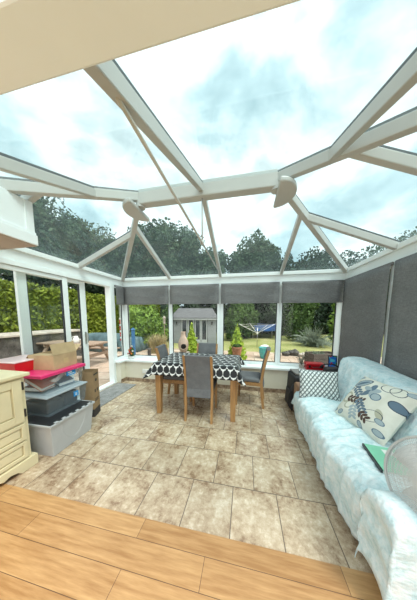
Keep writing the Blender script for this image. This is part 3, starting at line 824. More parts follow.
# throw over seat and back
def throw():
    prof = [(.715, .035), (.705, .12), (.692, .22), (.685, .31), (.69, .375), (.715, .415), (.77, .432), (.86, .437), (.96, .436), (1.06, .430), (1.13, .428), (1.165, .45),
            (1.19, .52), (1.225, .62), (1.262, .72), (1.30, .82), (1.325, .862), (1.37, .885), (1.44, .89), (1.51, .887), (1.58, .872), (1.618, .83), (1.622, .70), (1.622, .56)]
    # resample
    pts = [Vector((x, 0, z)) for x, z in prof]
    dens = []
    for a, b in zip(pts[:-1], pts[1:]):
        for k in range(4): dens.append(a.lerp(b, k / 4))
    dens.append(pts[-1])
    ny = 170; Pp = []
    folds = [(1.15, .5, .02, .02), (1.27, .35, .014, .016), (1.38, -.2, .022, .02), (1.52, .3, .015, .018), (1.60, .12, .03, .022), (1.78, .35, .018, .022), (1.88, .6, .013, .016), (1.99, .25, .02, .02), (2.08, .55, .014, .018), (2.2, .4, .02, .018), (2.30, .2, .012, .014)]
    y0, y1 = SY0 + .172, SY1 - .155
    for j in range(ny + 1):
        t = j / ny; y = y0 + (y1 - y0) * t; row = []
        for i, p in enumerate(dens):
            s = i / len(dens)
            x, z = p.x, p.z; yy = y
            seat = 1 if .715 < x < 1.16 and z < .5 else 0
            back = 1 if x >= 1.16 and z < .87 else 0
            front = 1 if x <= .72 and z < .41 else 0
            gap = math.exp(-((y - 1.66 - .10 * (x - .9)) / .013) ** 2)
            if seat:
                z -= .055 * gap * min(1, (x - .70) * 9)
                for fy, fs, fw, fa in folds: z += fa * math.exp(-((y - fy - fs * (x - .85)) / fw) ** 2) * min(1, (x - .70) * 7) * max(0, 1 - (x - .70) / .5)
            if front:
                for fy, fs, fw, fa in folds: x -= .7 * fa * math.exp(-((y - fy + fs * .12 + .15 * (z - .4)) / fw) ** 2)
            wr = .009 * math.sin(9 * y + 14 * x + 1.5 * math.sin(3 * y)) + .008 * max(0, math.sin(23 * y - 13 * x + 2 * math.sin(5 * y))) ** 2 + .006 * max(0, math.sin(37 * y + 22 * x + 3 * math.sin(4 * x + 6 * y))) ** 3
            if seat: z += wr * 1.0 + .008 * math.sin(4 * y + 1) * (1.1 - x)
            if back: x -= .9 * wr + .004 + .012 * math.sin(PI * t); z += .004 * math.sin(11 * y)
            if front: x += .012 * math.sin(7 * y + .8) + .007 * math.sin(19 * y + 8 * z) - .022 * math.sin(PI * min(1, max(0, 1 - t))) - .004
            if x > 1.3 and z > .86: z += .012 * math.sin(PI * t) - .02 * abs(t - .55) + .004 * math.sin(17 * y)
            if x > 1.16:
                kb = min(1, max(0, (z - .45) / .35)); yy += .20 * kb * max(0, (t - .6) / .4) ** 1.5; z -= (.115 * min(1, (1 - t) / .62) + .005) * kb
            row.append(Vector((x, yy, z)))
        Pp.append(row)
    return MB().grid(Pp).build('sofa_throw', M['throw'], None, smooth=True, solid=.006)
th = throw(); tag(th, 'pale aqua damask throw spread over the seat and back of the sofa', 'throw')
# corner of the throw turned over the far arm
Pp = []
for i in range(9):
    row = []
    for j in range(9):
        u, v = i / 8, j / 8
        x = .675 + .10 * u * (1 - .3 * v); y = SY1 - .165 + .10 * v * (1 - .4 * u)
        z = .40 - .20 * (1 - u) * (1 - .25 * v) - .05 * v * v + .008 * math.sin(9 * u + 7 * v) + (.10 * u)
        row.append(Vector((x - .02 * v, y, z)))
    Pp.append(row)
MB().grid(Pp).build('turned_corner', M['throw'], th, smooth=True, solid=.005)

Pp = []
for i in range(-14, 31):
    x = .675 + .60 * max(0, i) / 30 - (.012 if i < 0 else 0) + .008 * math.sin(i) * (i < 0); row = []; dz = .028 * min(0, i)
    for j in range(29):
        t = j / 28
        if t < .25: q = t / .25; y, z = SY0 + .19, .42 + .04 * q
        elif t < .65: a = PI * (t - .25) / .4; y, z = SY0 + .0825 + .107 * math.cos(a), .455 + .075 * math.sin(a)
        else: q = (t - .65) / .35; y, z = SY0 - .026 - .012 * math.sin(9 * x) * q, .455 - .38 * q
        row.append(Vector((x + .01 * math.sin(12 * z), y, max(.03, z + dz + .006 * math.sin(20 * x + 9 * t)))))
    Pp.append(row)
MB().grid(Pp).build('arm_cover', M['throw'], th, smooth=True, solid=-.005)

def cushion(name, W, H, T, mat, loc, R, label, piping=None):
    """pillow in local xy, thickness along z, pinched corners"""
    n = 26
    m = MB(); uvs = []
    for side in (1, -1):
        k0 = len(m.v)
        for i in range(n + 1):
            for j in range(n + 1):
                u, v = 2 * i / n - 1, 2 * j / n - 1
                pin = 1 - .07 * (1 - u * u) * abs(v) ** 3 ; pin2 = 1 - .07 * (1 - v * v) * abs(u) ** 3
                prof = max(0, (1 - abs(u) ** 3.2)) ** .55 * max(0, (1 - abs(v) ** 3.2)) ** .55
                w = .05 * math.sin(5 * u + 3 * v) * prof
                m.v.append((u * W / 2 * pin2, v * H / 2 * pin, side * T / 2 * prof * (1 + w)))
                uvs.append(((u + 1) / 2, (v + 1) / 2))
        for i in range(n):
            for j in range(n):
                f = (k0 + i * (n + 1) + j, k0 + (i + 1) * (n + 1) + j, k0 + (i + 1) * (n + 1) + j + 1, k0 + i * (n + 1) + j + 1)
                m.f.append(f if side > 0 else tuple(reversed(f)))
    m.uv = uvs
    o = m.build(name, mat, None, smooth=True)
    o.matrix_world = Matrix.Translation(loc) @ R
    tag(o, label, 'cushion')
    if piping:
        p = MB(); loop = []
        for k in range(4):
            for q in range(12):
                s = 2 * q / 12 - 1
                u, v = ((s, -1), (1, s), (-s, 1), (-1, -s))[k]
                loop.append(Vector((u * W / 2 * (1 - .07 * (1 - v * v) * abs(u) ** 3), v * H / 2 * (1 - .07 * (1 - u * u) * abs(v) ** 3), 0)))
        loop.append(loop[0]); p.tube(loop, .005, 6)
        p.build('piping', piping, o, smooth=True)
    return o
def frame_from(xa, ya):
    xa = Vector(xa).normalized(); z = xa.cross(Vector(ya)).normalized(); y = z.cross(xa)
    return Matrix((xa, y, z)).transposed().to_4x4()
cushion('cushion', .44, .35, .13, M['rhombus'], (.90, 2.325, .575), frame_from((1, -.10, 0), (0, .42, .9)), 'small rectangular cushion with grey and white rhombus print against the far arm', M['slate'])
cushion('cushion', .52, .50, .17, M['floral'], (1.115, 1.74, .625), frame_from((.22, -1, .05), (.62, .10, .78)), 'large cream floral cushion with blue leaves leaning on the sofa back')

# book and tablet on the seat
bk = empty('book', (.955, 1.30, .447), math.radians(-8), 'thin green book with a dark spine lying on the sofa seat', 'book')
MB().box((-.085, -.12, .0), (.085, .12, .016)).build('pages', M['paperw'], bk)
MB().box((-.088, -.123, .016), (.09, .123, .019)).build('cover', plain('green_cover', (.24, .62, .42), .4, .08), bk)
MB().box((-.096, -.123, -.001), (-.086, .123, .0195)).build('spine', M['blackp'], bk)
MB().box((.0, .04, .0191), (.06, .09, .0197)).build('label_patch', M['paperw'], bk)

# ------------------------------------------------------------------ pedestal fan
fan = empty('pedestal_fan', (.88, .60, 0), 0, 'pale grey pedestal fan with a fine wire guard by the sofa end', 'fan')
fgrey = plain('fan_grey', (.56, .57, .56), .4, .03); fwire = plain('fan_wire', (.62, .63, .62), .35, .02)
fc = Vector((.85, .885, .65)) - Vector((.88, .60, 0))
fR = frame_from((.30, -.75, .15), (.25, .15, .95))
R0 = .205
def guard(name, depth, sgn):
    m = MB(); mt = Matrix.Translation(fc) @ fR
    for k in range(132):
        t = 2 * PI * k / 132; pts = []
        for q in range(7):
            s = q / 6; rr = .035 + (R0 - .035) * s
            pts.append(mt @ Vector((rr * math.cos(t + .25 * (1 - s)), rr * math.sin(t + .25 * (1 - s)), sgn * depth * (1 - s ** 2.6))))
        m.tube(pts, .0013, 4, False)
    for s in np.linspace(.25, .97, 9):
        rr = .035 + (R0 - .035) * s
        m.ring(mt @ Vector((0, 0, sgn * depth * (1 - s ** 2.6))), rr, .0012, fR.to_3x3(), 56, 4)
    g = m.build(name, fwire, fan)
    return g
g1 = guard('front_guard', .06, 1); guard('back_guard', .07, -1)
MB().ring(fc, R0, .007, fR.to_3x3(), 64, 8).build('guard_rim', fgrey, fan, smooth=True)
MB().lathe([(.0, .066), (.03, .066), (.038, .06), (.038, .052)], fc, 24, fR.to_3x3()).build('badge_disc', M['white'], fan, smooth=False)
MB().lathe([(.0, -.20), (.05, -.195), (.06, -.16), (.058, -.09), (.04, -.072)], fc, 28, fR.to_3x3()).build('motor_housing', fgrey, fan, smooth=True)
MB().lathe([(.0, -.03), (.026, -.03), (.03, 0), (.022, .03), (0, .035)], fc, 20, fR.to_3x3()).build('hub', M['white'], fan, smooth=True)
for k in range(3):
    m = MB(); row = []
    for i in range(9):
        s = i / 8; rr = .028 + .15 * s; rw = []
        for j in range(7):
            v = j / 6 - .5; ang = 2 * PI * k / 3 + v * (1.1 + .25 * math.sin(PI * s)) + .2 * s
            rw.append((Matrix.Translation(fc) @ fR) @ Vector((rr * math.cos(ang), rr * math.sin(ang), .035 * v * (1.2 - .4 * s))))
        row.append(rw)
    m.grid(row).build('blade', M['white'], fan, smooth=True, solid=.002)
pj = (Matrix.Translation(fc) @ fR) @ Vector((0, 0, -.13))
MB().tube([Vector((0, 0, .02)), Vector((0, 0, .50)), Vector((pj.x * .6, pj.y * .6, .58)), pj - Vector((0, 0, .03))], [.014, .012, .012, .02], 12).build('pole', fgrey, fan, smooth=True)
MB().lathe([(.17, 0), (.17, .012), (.15, .022), (.03, .034), (.02, .06)], (0, 0, 0), 36).build('base', fgrey, fan, smooth=False)

# ------------------------------------------------------------------ bags and things at the sofa end
bg = empty('holdall', (.82, 2.855, 0), .1, 'black soft holdall standing on the tiles between sofa arm and window', 'bag')
MB().hexa([(-.12, -.19, 0), (.16, -.19, 0), (.16, .2, 0), (-.12, .2, 0)], [(-.115, -.16, .545), (.14, -.15, .56), (.14, .17, .56), (-.11, .17, .545)]).build('body', M['black'], bg, bevel=.04, segs=4)
MB().hexa([(-.152, -.13, .05), (-.105, -.13, .05), (-.105, .13, .05), (-.152, .13, .05)], [(-.142, -.11, .30), (-.1, -.11, .30), (-.1, .11, .30), (-.142, .11, .30)]).build('side_pocket', M['black'], bg, bevel=.015)
MB().box((-.085, -.12, .55), (.115, .14, .575)).build('top_panel', plain('grey_webbing', (.19, .18, .17), .6, .15), bg, bevel=.008)
MB().tube([(-.13, -.15, .42), (-.165, -.12, .25), (-.165, -.1, .08), (-.13, -.16, .03)], .009, 8).build('strap', M['black'], bg, smooth=True)
bg2 = empty('camera_bag', (1.36, 3.03, 0), -.1, 'black bag with a looped carry handle in the corner behind the sofa', 'bag')
MB().hexa([(-.13, -.13, 0), (.15, -.13, 0), (.15, .13, 0), (-.13, .13, 0)], [(-.11, -.10, .60), (.11, -.10, .63), (.11, .10, .63), (-.11, .10, .60)]).build('body', M['black'], bg2, bevel=.035, segs=4)
MB().box((-.09, -.13, .30), (.09, -.105, .50)).build('front_pocket', M['black'], bg2, bevel=.012)
MB().tube([(-.13 + .13 * (1 - math.cos(t)) - .05, -.02, .60 + .075 * math.sin(t)) for t in np.linspace(0, PI, 11)], .011, 8).build('handle', M['blackp'], bg2, smooth=True)
rc = empty('tool_case', (1.235, 3.43, SILL), 0.03, 'flat red case with a black handle lying on the sill behind the sofa', 'case')
MB().box((-.15, -.075, .0), (.15, .075, .058)).build('lower_shell', M['red'], rc, bevel=.01)
MB().box((-.15, -.075, .061), (.15, .075, .115)).build('upper_shell', M['red'], rc, bevel=.014)
MB().tube([(-.05, -.08, .05), (-.05, -.105, .05), (.05, -.105, .05), (.05, -.08, .05)], .007, 8).build('handle', M['blackp'], rc, smooth=True)
for s in (-1, 1): MB().box((s * .10 - .015, -.083, .035), (s * .10 + .015, -.0755, .085)).build('latch', M['blackp'], rc)
pc = empty('picture_frame', (1.545, 3.455, SILL), 0, 'small brightly coloured card in a black frame at the sofa end of the sill', 'picture')
tl = Euler((-.16, 0, -.1)).to_matrix().to_4x4()
m = MB()
for a, b in (((-.07, -.008, 0), (-.058, .008, .25)), ((.058, -.008, 0), (.07, .008, .25)), ((-.058, -.008, 0), (.058, .008, .013)), ((-.058, -.008, .237), (.058, .008, .25))): m.box(a, b, tl)
m.build('frame', M['blackp'], pc)
MB().box((-.058, -.003, .013), (.058, .004, .237), tl).build('card', M['picture'], pc)

# ------------------------------------------------------------------ sill ornaments and small fittings
fl = empty('flower_arrangement', (-2.44, 3.43, SILL), 0, 'red and orange flower arrangement in a white bowl on the left sill', 'flowers')
MB().lathe([(.045, 0), (.06, .01), (.075, .05), (.08, .065), (.07, .065), (.06, .05)], (0, 0, 0), 24).build('bowl', M['white'], fl, smooth=True)
leaves_mesh('foliage', [((0, 0, .12), (.07, .06, .07)), ((.01, 0, .2), (.045, .045, .08))], 260, .018, L_mid, fl, True)
for k, (x, y, z, c) in enumerate(((-.045, -.04, .12, 0), (.04, -.05, .13, 1), (.0, -.05, .17, 0), (.05, -.02, .18, 2), (-.03, -.03, .20, 1), (.01, -.03, .24, 0), (.02, 0, .28, 2), (-.02, -.06, .10, 2))):
    mc = (M['red'], plain('orange_petal', (.75, .22, .04), .6), plain('white_petal', (.8, .74, .66), .6))[c]
    m = MB()
    for q in range(6):
        t = q * PI / 3; m.blob((x + .013 * math.cos(t), y - .004, z + .013 * math.sin(t)), (.011, .006, .011), 1, 0)
    m.blob((x, y - .008, z), (.007, .005, .007), 1, 0)
    m.build('flower', mc, fl, smooth=True)
hg = empty('hanging_ornament', (-2.625, 3.35, 1.36), 0, 'strand of red and white beads hanging in the narrow corner window', 'ornament')
MB().tube([(0, 0, .28), (0, 0, -.47)], .0025, 6).build('string', M['paperw'], hg)
for k in range(11):
    MB().blob((0, 0, -.01 - .045 * k), (.013, .013, .02), 2, 0).build('bead', M['red'] if k % 3 else M['white'], hg, smooth=True)
tw = empty('twig_plant', (1.03, 3.44, SILL), 0, 'small dried twiggy plant in a pale pot on the sill', 'plant')
MB().lathe([(.035, 0), (.045, .06), (.05, .065), (.04, .062)], (0, 0, 0), 20).build('pot', M['stone'], tw, smooth=True)
m = MB(); m2 = MB()
for k in range(16):
    a = 2 * PI * k / 16 + .3; l = .10 + .18 * random.random(); t = .2 + .5 * random.random()
    e = Vector((math.cos(a) * t * l, math.sin(a) * t * l * .6, .06 + l)); m.tube([(0, 0, .05), e * .55 + Vector((0, 0, .02)), e], [.003, .0025, .0015], 5)
    for q in range(5):
        c = e * (.5 + .12 * q); m2.blob((c.x + random.uniform(-.01, .01), c.y, c.z + .01), (.011, .004, .006), 1, 0)
m.build('stem', M['bark'], tw); m2.build('foliage', L_grey, tw)
sk = empty('power_socket', (-2.06, DW, .235), 0, 'white double power socket low on the cream wall', 'socket')
MB().box((-.073, -.014, -.043), (.073, 0, .043)).build('plate', M['white'], sk, bevel=.004)
for s in (-1, 1): MB().box((s * .038 - .008, -.018, .018), (s * .038 + .008, -.0142, .032)).build('switch', M['white'], sk)
dm = MB().box((-2.60, 2.12, 0), (-2.165, 3.17, .012)).build('doormat', M['mat'], None, bevel=.004); tag(dm, 'long grey doormat on the tiles inside the patio door', 'mat')

# ------------------------------------------------------------------ cream cabinet
cb = empty('cabinet', (-2.15, .78, 0), 0, 'cream painted cabinet with a panelled door and drawers at the left', 'cabinet')
cx, cy = 2.15, -.78
def cbx(m, a, b): return m.box((a[0] + cx, a[1] + cy, a[2]), (b[0] + cx, b[1] + cy, b[2]))
FX = -1.948
cbx(MB(), (-2.45, .36, .09), (FX, 1.195, .862)).build('body', M['cabinet'], cb)
cbx(MB(), (-2.46, .33, .862), (-1.915, 1.228, .895)).build('top', M['cabinet'], cb, bevel=.008)
m = MB(); poly = [(.33, 0), (.42, 0), (.47, .03), (.52, .045), (.56, .03), (.60, .048), (.94, .048), (.98, .03), (1.02, .045), (1.07, .03), (1.10, 0), (1.228, 0), (1.228, .10), (.33, .10)]
mt = Matrix(((0, 0, 1, -1.948 + cx), (1, 0, 0, cy), (0, 1, 0, 0), (0, 0, 0, 1)))
m.prism(poly, .03, mt); cbx(m, (-2.46, 1.196, 0), (-1.949, 1.228, .10)); cbx(m, (-2.46, .33, 0), (-1.949, .36, .10))
m.build('plinth', M['cabinet'], cb, bevel=.004)
def face(name, y0, y1, z0, z1, st):
    m = MB(); x0, x1 = FX + .0005, FX + .018
    cbx(m, (x0, y0, z0), (x1, y0 + st, z1)); cbx(m, (x0, y1 - st, z0), (x1, y1, z1)); cbx(m, (x0, y0 + st, z0), (x1, y1 - st, z0 + st)); cbx(m, (x0, y0 + st, z1 - st), (x1, y1 - st, z1))
    o = m.build(name, M['cabinet'], cb, bevel=.003)
    a, b, c, d_ = y0 + st, y1 - st, z0 + st, z1 - st
    m = MB(); k = .014
    m.hexa([(FX + cx + .001, a + .004 + cy, c + .004), (FX + cx + .001, b - .004 + cy, c + .004), (FX + cx + .001, b - .004 + cy, d_ - .004), (FX + cx + .001, a + .004 + cy, d_ - .004)],
           [(FX + cx + .012, a + k + cy, c + k), (FX + cx + .012, b - k + cy, c + k), (FX + cx + .012, b - k + cy, d_ - k), (FX + cx + .012, a + k + cy, d_ - k)])
    m.build('panel', M['cabinet'], o)
    return o
for y0, y1, hy_ in ((.385, .77, .385), (.78, 1.165, 1.165)):
    dr = face('door', y0, y1, .455, .845, .065)
    for z in (.53, .78):
        cbx(MB(), (FX + .0005, hy_ - .006 + (.006 if hy_ > 1 else -.006), z - .035), (FX + .021, hy_ + .008 + (.006 if hy_ > 1 else -.006), z + .035)).build('hinge', M['darkmetal'], dr)
for z0, z1 in ((.285, .435), (.115, .27)):
    for y0, y1 in ((.385, .77), (.78, 1.165)):
        face('drawer', y0, y1, z0, z1, .03)

# ------------------------------------------------------------------ storage boxes
def tray(name, x0, x1, y0, y1, z0, z1, taper, t, mat, parent, rim=.018):
    """open topped tapered box with walls, centred coordinates"""
    bx0, bx1, by0, by1 = x0 + taper, x1 - taper, y0 + taper, y1 - taper
    lo = [(bx0, by0, z0), (bx1, by0, z0), (bx1, by1, z0), (bx0, by1, z0)]; hi = [(x0, y0, z1), (x1, y0, z1), (x1, y1, z1), (x0, y1, z1)]
    li = [(bx0 + t, by0 + t, z0 + t), (bx1 - t, by0 + t, z0 + t), (bx1 - t, by1 - t, z0 + t), (bx0 + t, by1 - t, z0 + t)]
    hi2 = [(x0 + t, y0 + t, z1), (x1 - t, y0 + t, z1), (x1 - t, y1 - t, z1), (x0 + t, y1 - t, z1)]
    m = MB(); m.v = lo + hi + li + hi2
    m.f = [(0, 3, 2, 1), (8, 9, 10, 11)] + [(i, (i + 1) % 4, 4 + (i + 1) % 4, 4 + i) for i in range(4)] + [(8 + (i + 1) % 4, 8 + i, 12 + i, 12 + (i + 1) % 4) for i in range(4)] + [(4 + i, 4 + (i + 1) % 4, 12 + (i + 1) % 4, 12 + i) for i in range(4)]
    return m.build(name, mat, parent, bevel=.02, segs=3)

def rimbars(m, x0, x1, y0, y1, z0, z1, w):
    m.box((x0 - w, y0 - w, z0), (x1 + w, y0, z1)); m.box((x0 - w, y1, z0), (x1 + w, y1 + w, z1)); m.box((x0 - w, y0, z0), (x0, y1, z1)); m.box((x1, y0, z0), (x1 + w, y1, z1)); return m

t0 = empty('storage_tub', (-2.125, 1.525, 0), .03, 'large frosted white tub with a black lid at the bottom of the stack', 'storage box', 'stacked plastic storage boxes')
tray('body', -.305, .305, -.255, .255, 0, .345, .03, .004, M['tub'], t0)
rimbars(MB(), -.305, .305, -.255, .255, .325, .348, .012).build('rim', M['tub'], t0, bevel=.004)
ld = MB().box((-.298, -.248, .332), (.298, .248, .352)).build('lid', M['blackp'], t0, bevel=.006)
for k in range(6): MB().box((.288, -.212 + .078 * k, .346), (.319, -.180 + .078 * k, .356)).build('clip_tab', M['tub'], ld, bevel=.002)
m = MB(); m.tube([(.2935 + .006 * math.cos(0) - .013 * (1 - math.cos(PI * k / 20) * 0) + .0, .14 * math.cos(-PI * k / 20), .31 + .235 * math.sin(-PI * k / 20)) for k in range(21)], .003, 6)
# shift the moulded arc on to the tapering wall
m.v = [(.305 - .03 * (1 - v[2] / .345) - .001 + (v[0] - .2865), v[1], v[2]) for v in m.v]
m.build('moulded_arc', M['tub'], t0)
t1_ = empty('storage_box', (-2.185, 1.60, .353), .02, 'smoky clear box with a grey lid in the middle of the stack', 'storage box', 'stacked plastic storage boxes')
tray('body', -.225, .225, -.235, .235, 0, .2, .018, .003, M['smoke'], t1_)
l1 = MB().box((-.235, -.245, .201), (.235, .245, .222)).build('lid', M['greylid'], t1_, bevel=.008)
MB().box((-.19, -.2, .2225), (.19, .2, .228)).build('lid_panel', M['greylid'], l1, bevel=.004)
MB().box((.223, .055, .10), (.2255, .115, .16)).build('sticker', M['sticker'], t1_)
m = MB()
m.box((.2257, .07, .135), (.2262, .10, .14)); m.box((.2257, .075, .115), (.2262, .095, .125)); m.build('print_mark', M['paperw'], t1_)
for a in (0, 1):
    o = MB().box((-.17, -.19 + .2 * a, 0), (.16, -.005 + .17 * a, .12 + .03 * a)).build('folded_cloth' if a else 'document_case', M['blackp'] if a == 0 else plain('dark_cloth', (.04, .042, .05), .9, .2), None, bevel=.02)
    o.location = (-2.185, 1.60, .358); tag(o, ['dark document case lying inside the smoky clear box', 'dark folded cloth inside the smoky clear box'][a], ['case', 'cloth'][a])
t2_ = empty('storage_box', (-2.265, 1.615, .582), .02, 'clear box with a bright pink lid at the top of the stack', 'storage box', 'stacked plastic storage boxes')
tray('body', -.25, .25, -.24, .24, 0, .195, .016, .003, M['clear'], t2_)
l2 = MB().box((-.27, -.262, .196), (.27, .262, .218)).build('lid', M['pink'], t2_, bevel=.008)
m = MB(); rimbars(m, -.258, .258, -.25, .25, .184, .1955, .011); m.build('lid_lip', M['pink'], l2, bevel=.004)
MB().box((.243, .02, .125), (.2495, .13, .18)).build('sticker', M['sticker'], t2_)
m = MB(); m.box((.2497, .035, .155), (.2503, .085, .168)); m.box((.2497, .04, .138), (.2503, .115, .144)); m.build('print_mark', M['paperw'], t2_)
cols = [((.50, .20, .12), 'orange'), ((.62, .58, .52), 'pale'), ((.12, .09, .08), 'dark brown'), ((.16, .20, .28), 'navy'), ((.34, .28, .22), 'tan'), ((.60, .34, .26), 'salmon')]
pos = [(.08, -.135, .075, .1, .5, .1), (.10, -.02, .055, .25, -.45, .3), (.07, -.13, .012, 0, 0, .1), (.10, .09, .02, .1, .15, -.3), (.10, .135, .085, .0, -.3, .2), (-.10, .02, .06, -.1, .2, .5)]
lb = ['orange', 'pale grey', 'dark brown', 'navy', 'tan', 'salmon']
for (c, n_), (x, y, z, rx, ry, rz), l_ in zip(cols, pos, lb):
    b_ = empty('book', (-2.265 + x, 1.615 + y, .592 + z), 0, '%s book jumbled inside the clear box with the pink lid' % l_, 'book', 'books inside the clear box')
    b_.rotation_euler = (rx, ry, rz); b_.scale = (1.5, 1.35, 1.5)
    MB().box((-.07, -.052, .002), (.068, .05, .026)).build('pages', M['paperw'], b_)
    m = MB(); m.box((-.073, -.055, -.001), (.073, .055, .002)); m.box((-.073, -.055, .0262), (.073, .055, .029)); m.box((-.0755, -.055, -.001), (-.0705, .055, .029))
    m.build('cover', plain('cover_' + n_.replace(' ', '_'), c, .5, .08), b_)
rd = empty('red_box', (-2.47, 1.51, .802), .03, 'red plastic box with a pale top standing on the pink lid', 'box')
tray('body', -.17, .17, -.17, .17, 0, .11, .012, .004, M['red'], rd)
MB().box((-.176, -.176, .1105), (.176, .176, .126)).build('lid', plain('pale_pink_lid', (.80, .62, .62), .35, .04), rd, bevel=.006)
# open carton
ct = empty('open_carton', (-2.225, 1.675, .802), .10, 'open cardboard carton with raised flaps on the pink lid', 'carton')
m = MB(); w, d_, h_, t = .155, .15, .165, .004
m.box((-w, -d_, 0), (w, d_, t)); m.box((-w, -d_, t), (w, -d_ + t, h_)); m.box((-w, d_ - t, t), (w, d_, h_)); m.box((-w, -d_ + t, t), (-w + t, d_ - t, h_)); m.box((w - t, -d_ + t, t), (w, d_ - t, h_))
m.build('body', M['carton'], ct)
def flap(p0, p1, out, ln, el):
    p0, p1 = Vector(p0), Vector(p1); o_ = Vector(out) * math.cos(el) * ln + Vector((0, 0, math.sin(el) * ln)); n_ = (p1 - p0).cross(o_).normalized() * .004
    MB().hexa([p0, p1, p1 + n_, p0 + n_], [p0 + o_, p1 + o_, p1 + o_ + n_, p0 + o_ + n_]).build('flap', M['carton'], ct)
flap((w - .004, -d_, h_), (w - .004, d_, h_), (-1, 0, 0), .125, 1.32)
flap((-w, d_, h_), (w, d_, h_), (0, 1, 0), .10, .75)
flap((-w, -d_, h_ - .004), (w, -d_, h_ - .004), (0, 1, 0), .13, -.05)
flap((-w, d_, h_), (-w, -d_, h_), (-1, 0, 0), .10, -.9)
MB().box((w + .0005, -.03, .05), (w + .001, .03, .11)).build('tape', plain('brown_tape', (.52, .39, .2), .35), ct)
# tall carton
tc = empty('tall_carton', (-2.135, 2.045, 0), .35, 'tall narrow brown carton with dark base standing on the tiles by the door', 'carton')
w, d_, h_ = .085, .085, .645
m = MB(); m.box((-w, -d_, 0), (w, d_, .004)); m.box((-w, -d_, .004), (w, -d_ + .004, h_)); m.box((-w, d_ - .004, .004), (w, d_, h_)); m.box((-w, -d_ + .004, .004), (-w + .004, d_ - .004, h_)); m.box((w - .004, -d_ + .004, .004), (w, d_ - .004, h_))
m.build('body', M['cartondark'], tc)
m = MB(); m.box((w + .0005, -d_, .0), (w + .001, d_, .11)); m.box((-w, -d_ - .001, 0), (w, -d_ - .0005, .11)); m.build('dark_band', M['ink'], tc)
m = MB(); mt = Matrix(((0, 0, 1, w + .0006), (1, 0, 0, 0), (0, 1, 0, .51), (0, 0, 0, 1)))
m.prism([(.022 * math.cos(2 * PI * k / 20), .022 * math.sin(2 * PI * k / 20)) for k in range(20)], .0006, mt)
m.build('print_mark', M['ink'], tc)
for z, a, b, hh in ((.585, -.06, .06, .02), (.235, -.05, .055, .012), (.212, -.05, .045, .012), (.34, -.05, -.02, .045), (.34, .01, .04, .045)): MB().box((w + .0006, a, z), (w + .0012, b, z + hh)).build('print_mark', M['ink'], tc)

# ================================================================== garden
o = MB().box((-30, -3, G - .25), (32, 40, G - .005)).build('lawn', M['grass']); struct(o, 'yellow green lawn stretching to the trees')
m = MB(); m.box((-8.2, -1.4, G - .004), (XL - .13, 7.9, G + .03)); m.box((XL - .13, YB + .13, G - .004), (7, 7.9, G + .03))
o = m.build('patio', M['paving']); struct(o, 'beige stone slab patio outside the windows')
PG = G + .03

def shrub(name, label, cat, blobs, n, size, mat, stem=True, group=None, shell=.35, base=None):
    c0 = blobs[0][0]; b0 = (c0[0], c0[1], G if base is None else base)
    r = empty(name, b0, 0, label, cat, group)
    bl_ = [((c[0] - b0[0], c[1] - b0[1], c[2] - b0[2]), rr) for c, rr in blobs]
    leaves_mesh('foliage', bl_, n, size, mat, r, True, shell, zmin=0)
    if stem:
        top = bl_[0][0][2]; rd_ = max(.03, .05 * max(bl_[0][1]))
        MB().tube([(0, 0, -.02), (0, 0, top * .5), (0, 0, top)], [rd_, rd_ * .8, rd_ * .5], 8).build('trunk', M['bark'], r, smooth=True)
    return r

def tree(label, x, y, ztop, rx, mat, n=5200, group='trees beyond the garden', leaf=.17, cone=False):
    R = random
    h = ztop - G
    if not cone: n = int(n * 2.2)
    if cone:
        bl_ = [((x, y, G + h * (.14 + .78 * k / 6)), (rx * (1.05 - .85 * k / 6), rx * (1.05 - .85 * k / 6), h * .13)) for k in range(7)]
    else:
        bl_ = [((x, y, G + h * .62), (rx * .85, rx * .85, h * .36))]
        for k in range(9):
            a = 2 * PI * k / 9 + R.random(); q = .45 + .3 * R.random()
            bl_.append(((x + rx * q * math.cos(a), y + rx * q * math.sin(a), G + h * (.40 + .45 * R.random())), (rx * .42, rx * .42, h * .14)))
    return shrub('tree', label, 'tree', bl_, n, leaf, mat, True, group, .5)

# tall trees seen through the roof
tree('tall loose tree at the far left seen over the hedge', -14.3, 10.8, 10.4, 2.5, L_oak, 7000, leaf=.12)
tree('broad dark tree left of the roof corner above the hedge', -16.5, 18.5, 11.6, 3.4, L_oak, 6000)
tree('dense tree behind the left end of the garden seen through the roof', -12.3, 20.0, 11.8, 3.0, L_oak, 6000)
tree('tallest grey green tree behind the summerhouse', -8.4, 20.5, 12.0, 3.2, L_oak, 7000)
tree('lower dark tree right of the tallest one', -4.6, 21, 9.2, 2.4, L_oak, 5000)
tree('round headed tree standing alone in the middle of the skyline', .7, 21.8, 10.9, 2.9, L_oak, 7000)
tree('small tree right of the round headed tree on the skyline', 4.3, 22.4, 8.6, 2.0, L_dark, 4500)
tree('dark tree above the middle of the sofa end window', 7.2, 22.8, 9.0, 2.4, L_dark, 5000)
tree('dark tree at the roof corner on the right', 10.8, 23.2, 8.6, 2.5, L_dark, 5000)
tree('tree over the right hand eaves nearest the corner', 14.2, 23.6, 9.6, 2.6, L_oak, 5000)
tree('tall tree over the right hand eaves', 18.4, 24.2, 11.2, 3.0, L_oak, 5500)
tree('tall tree at the far right edge over the eaves', 22.6, 23.5, 12.2, 3.2, L_oak, 5500)
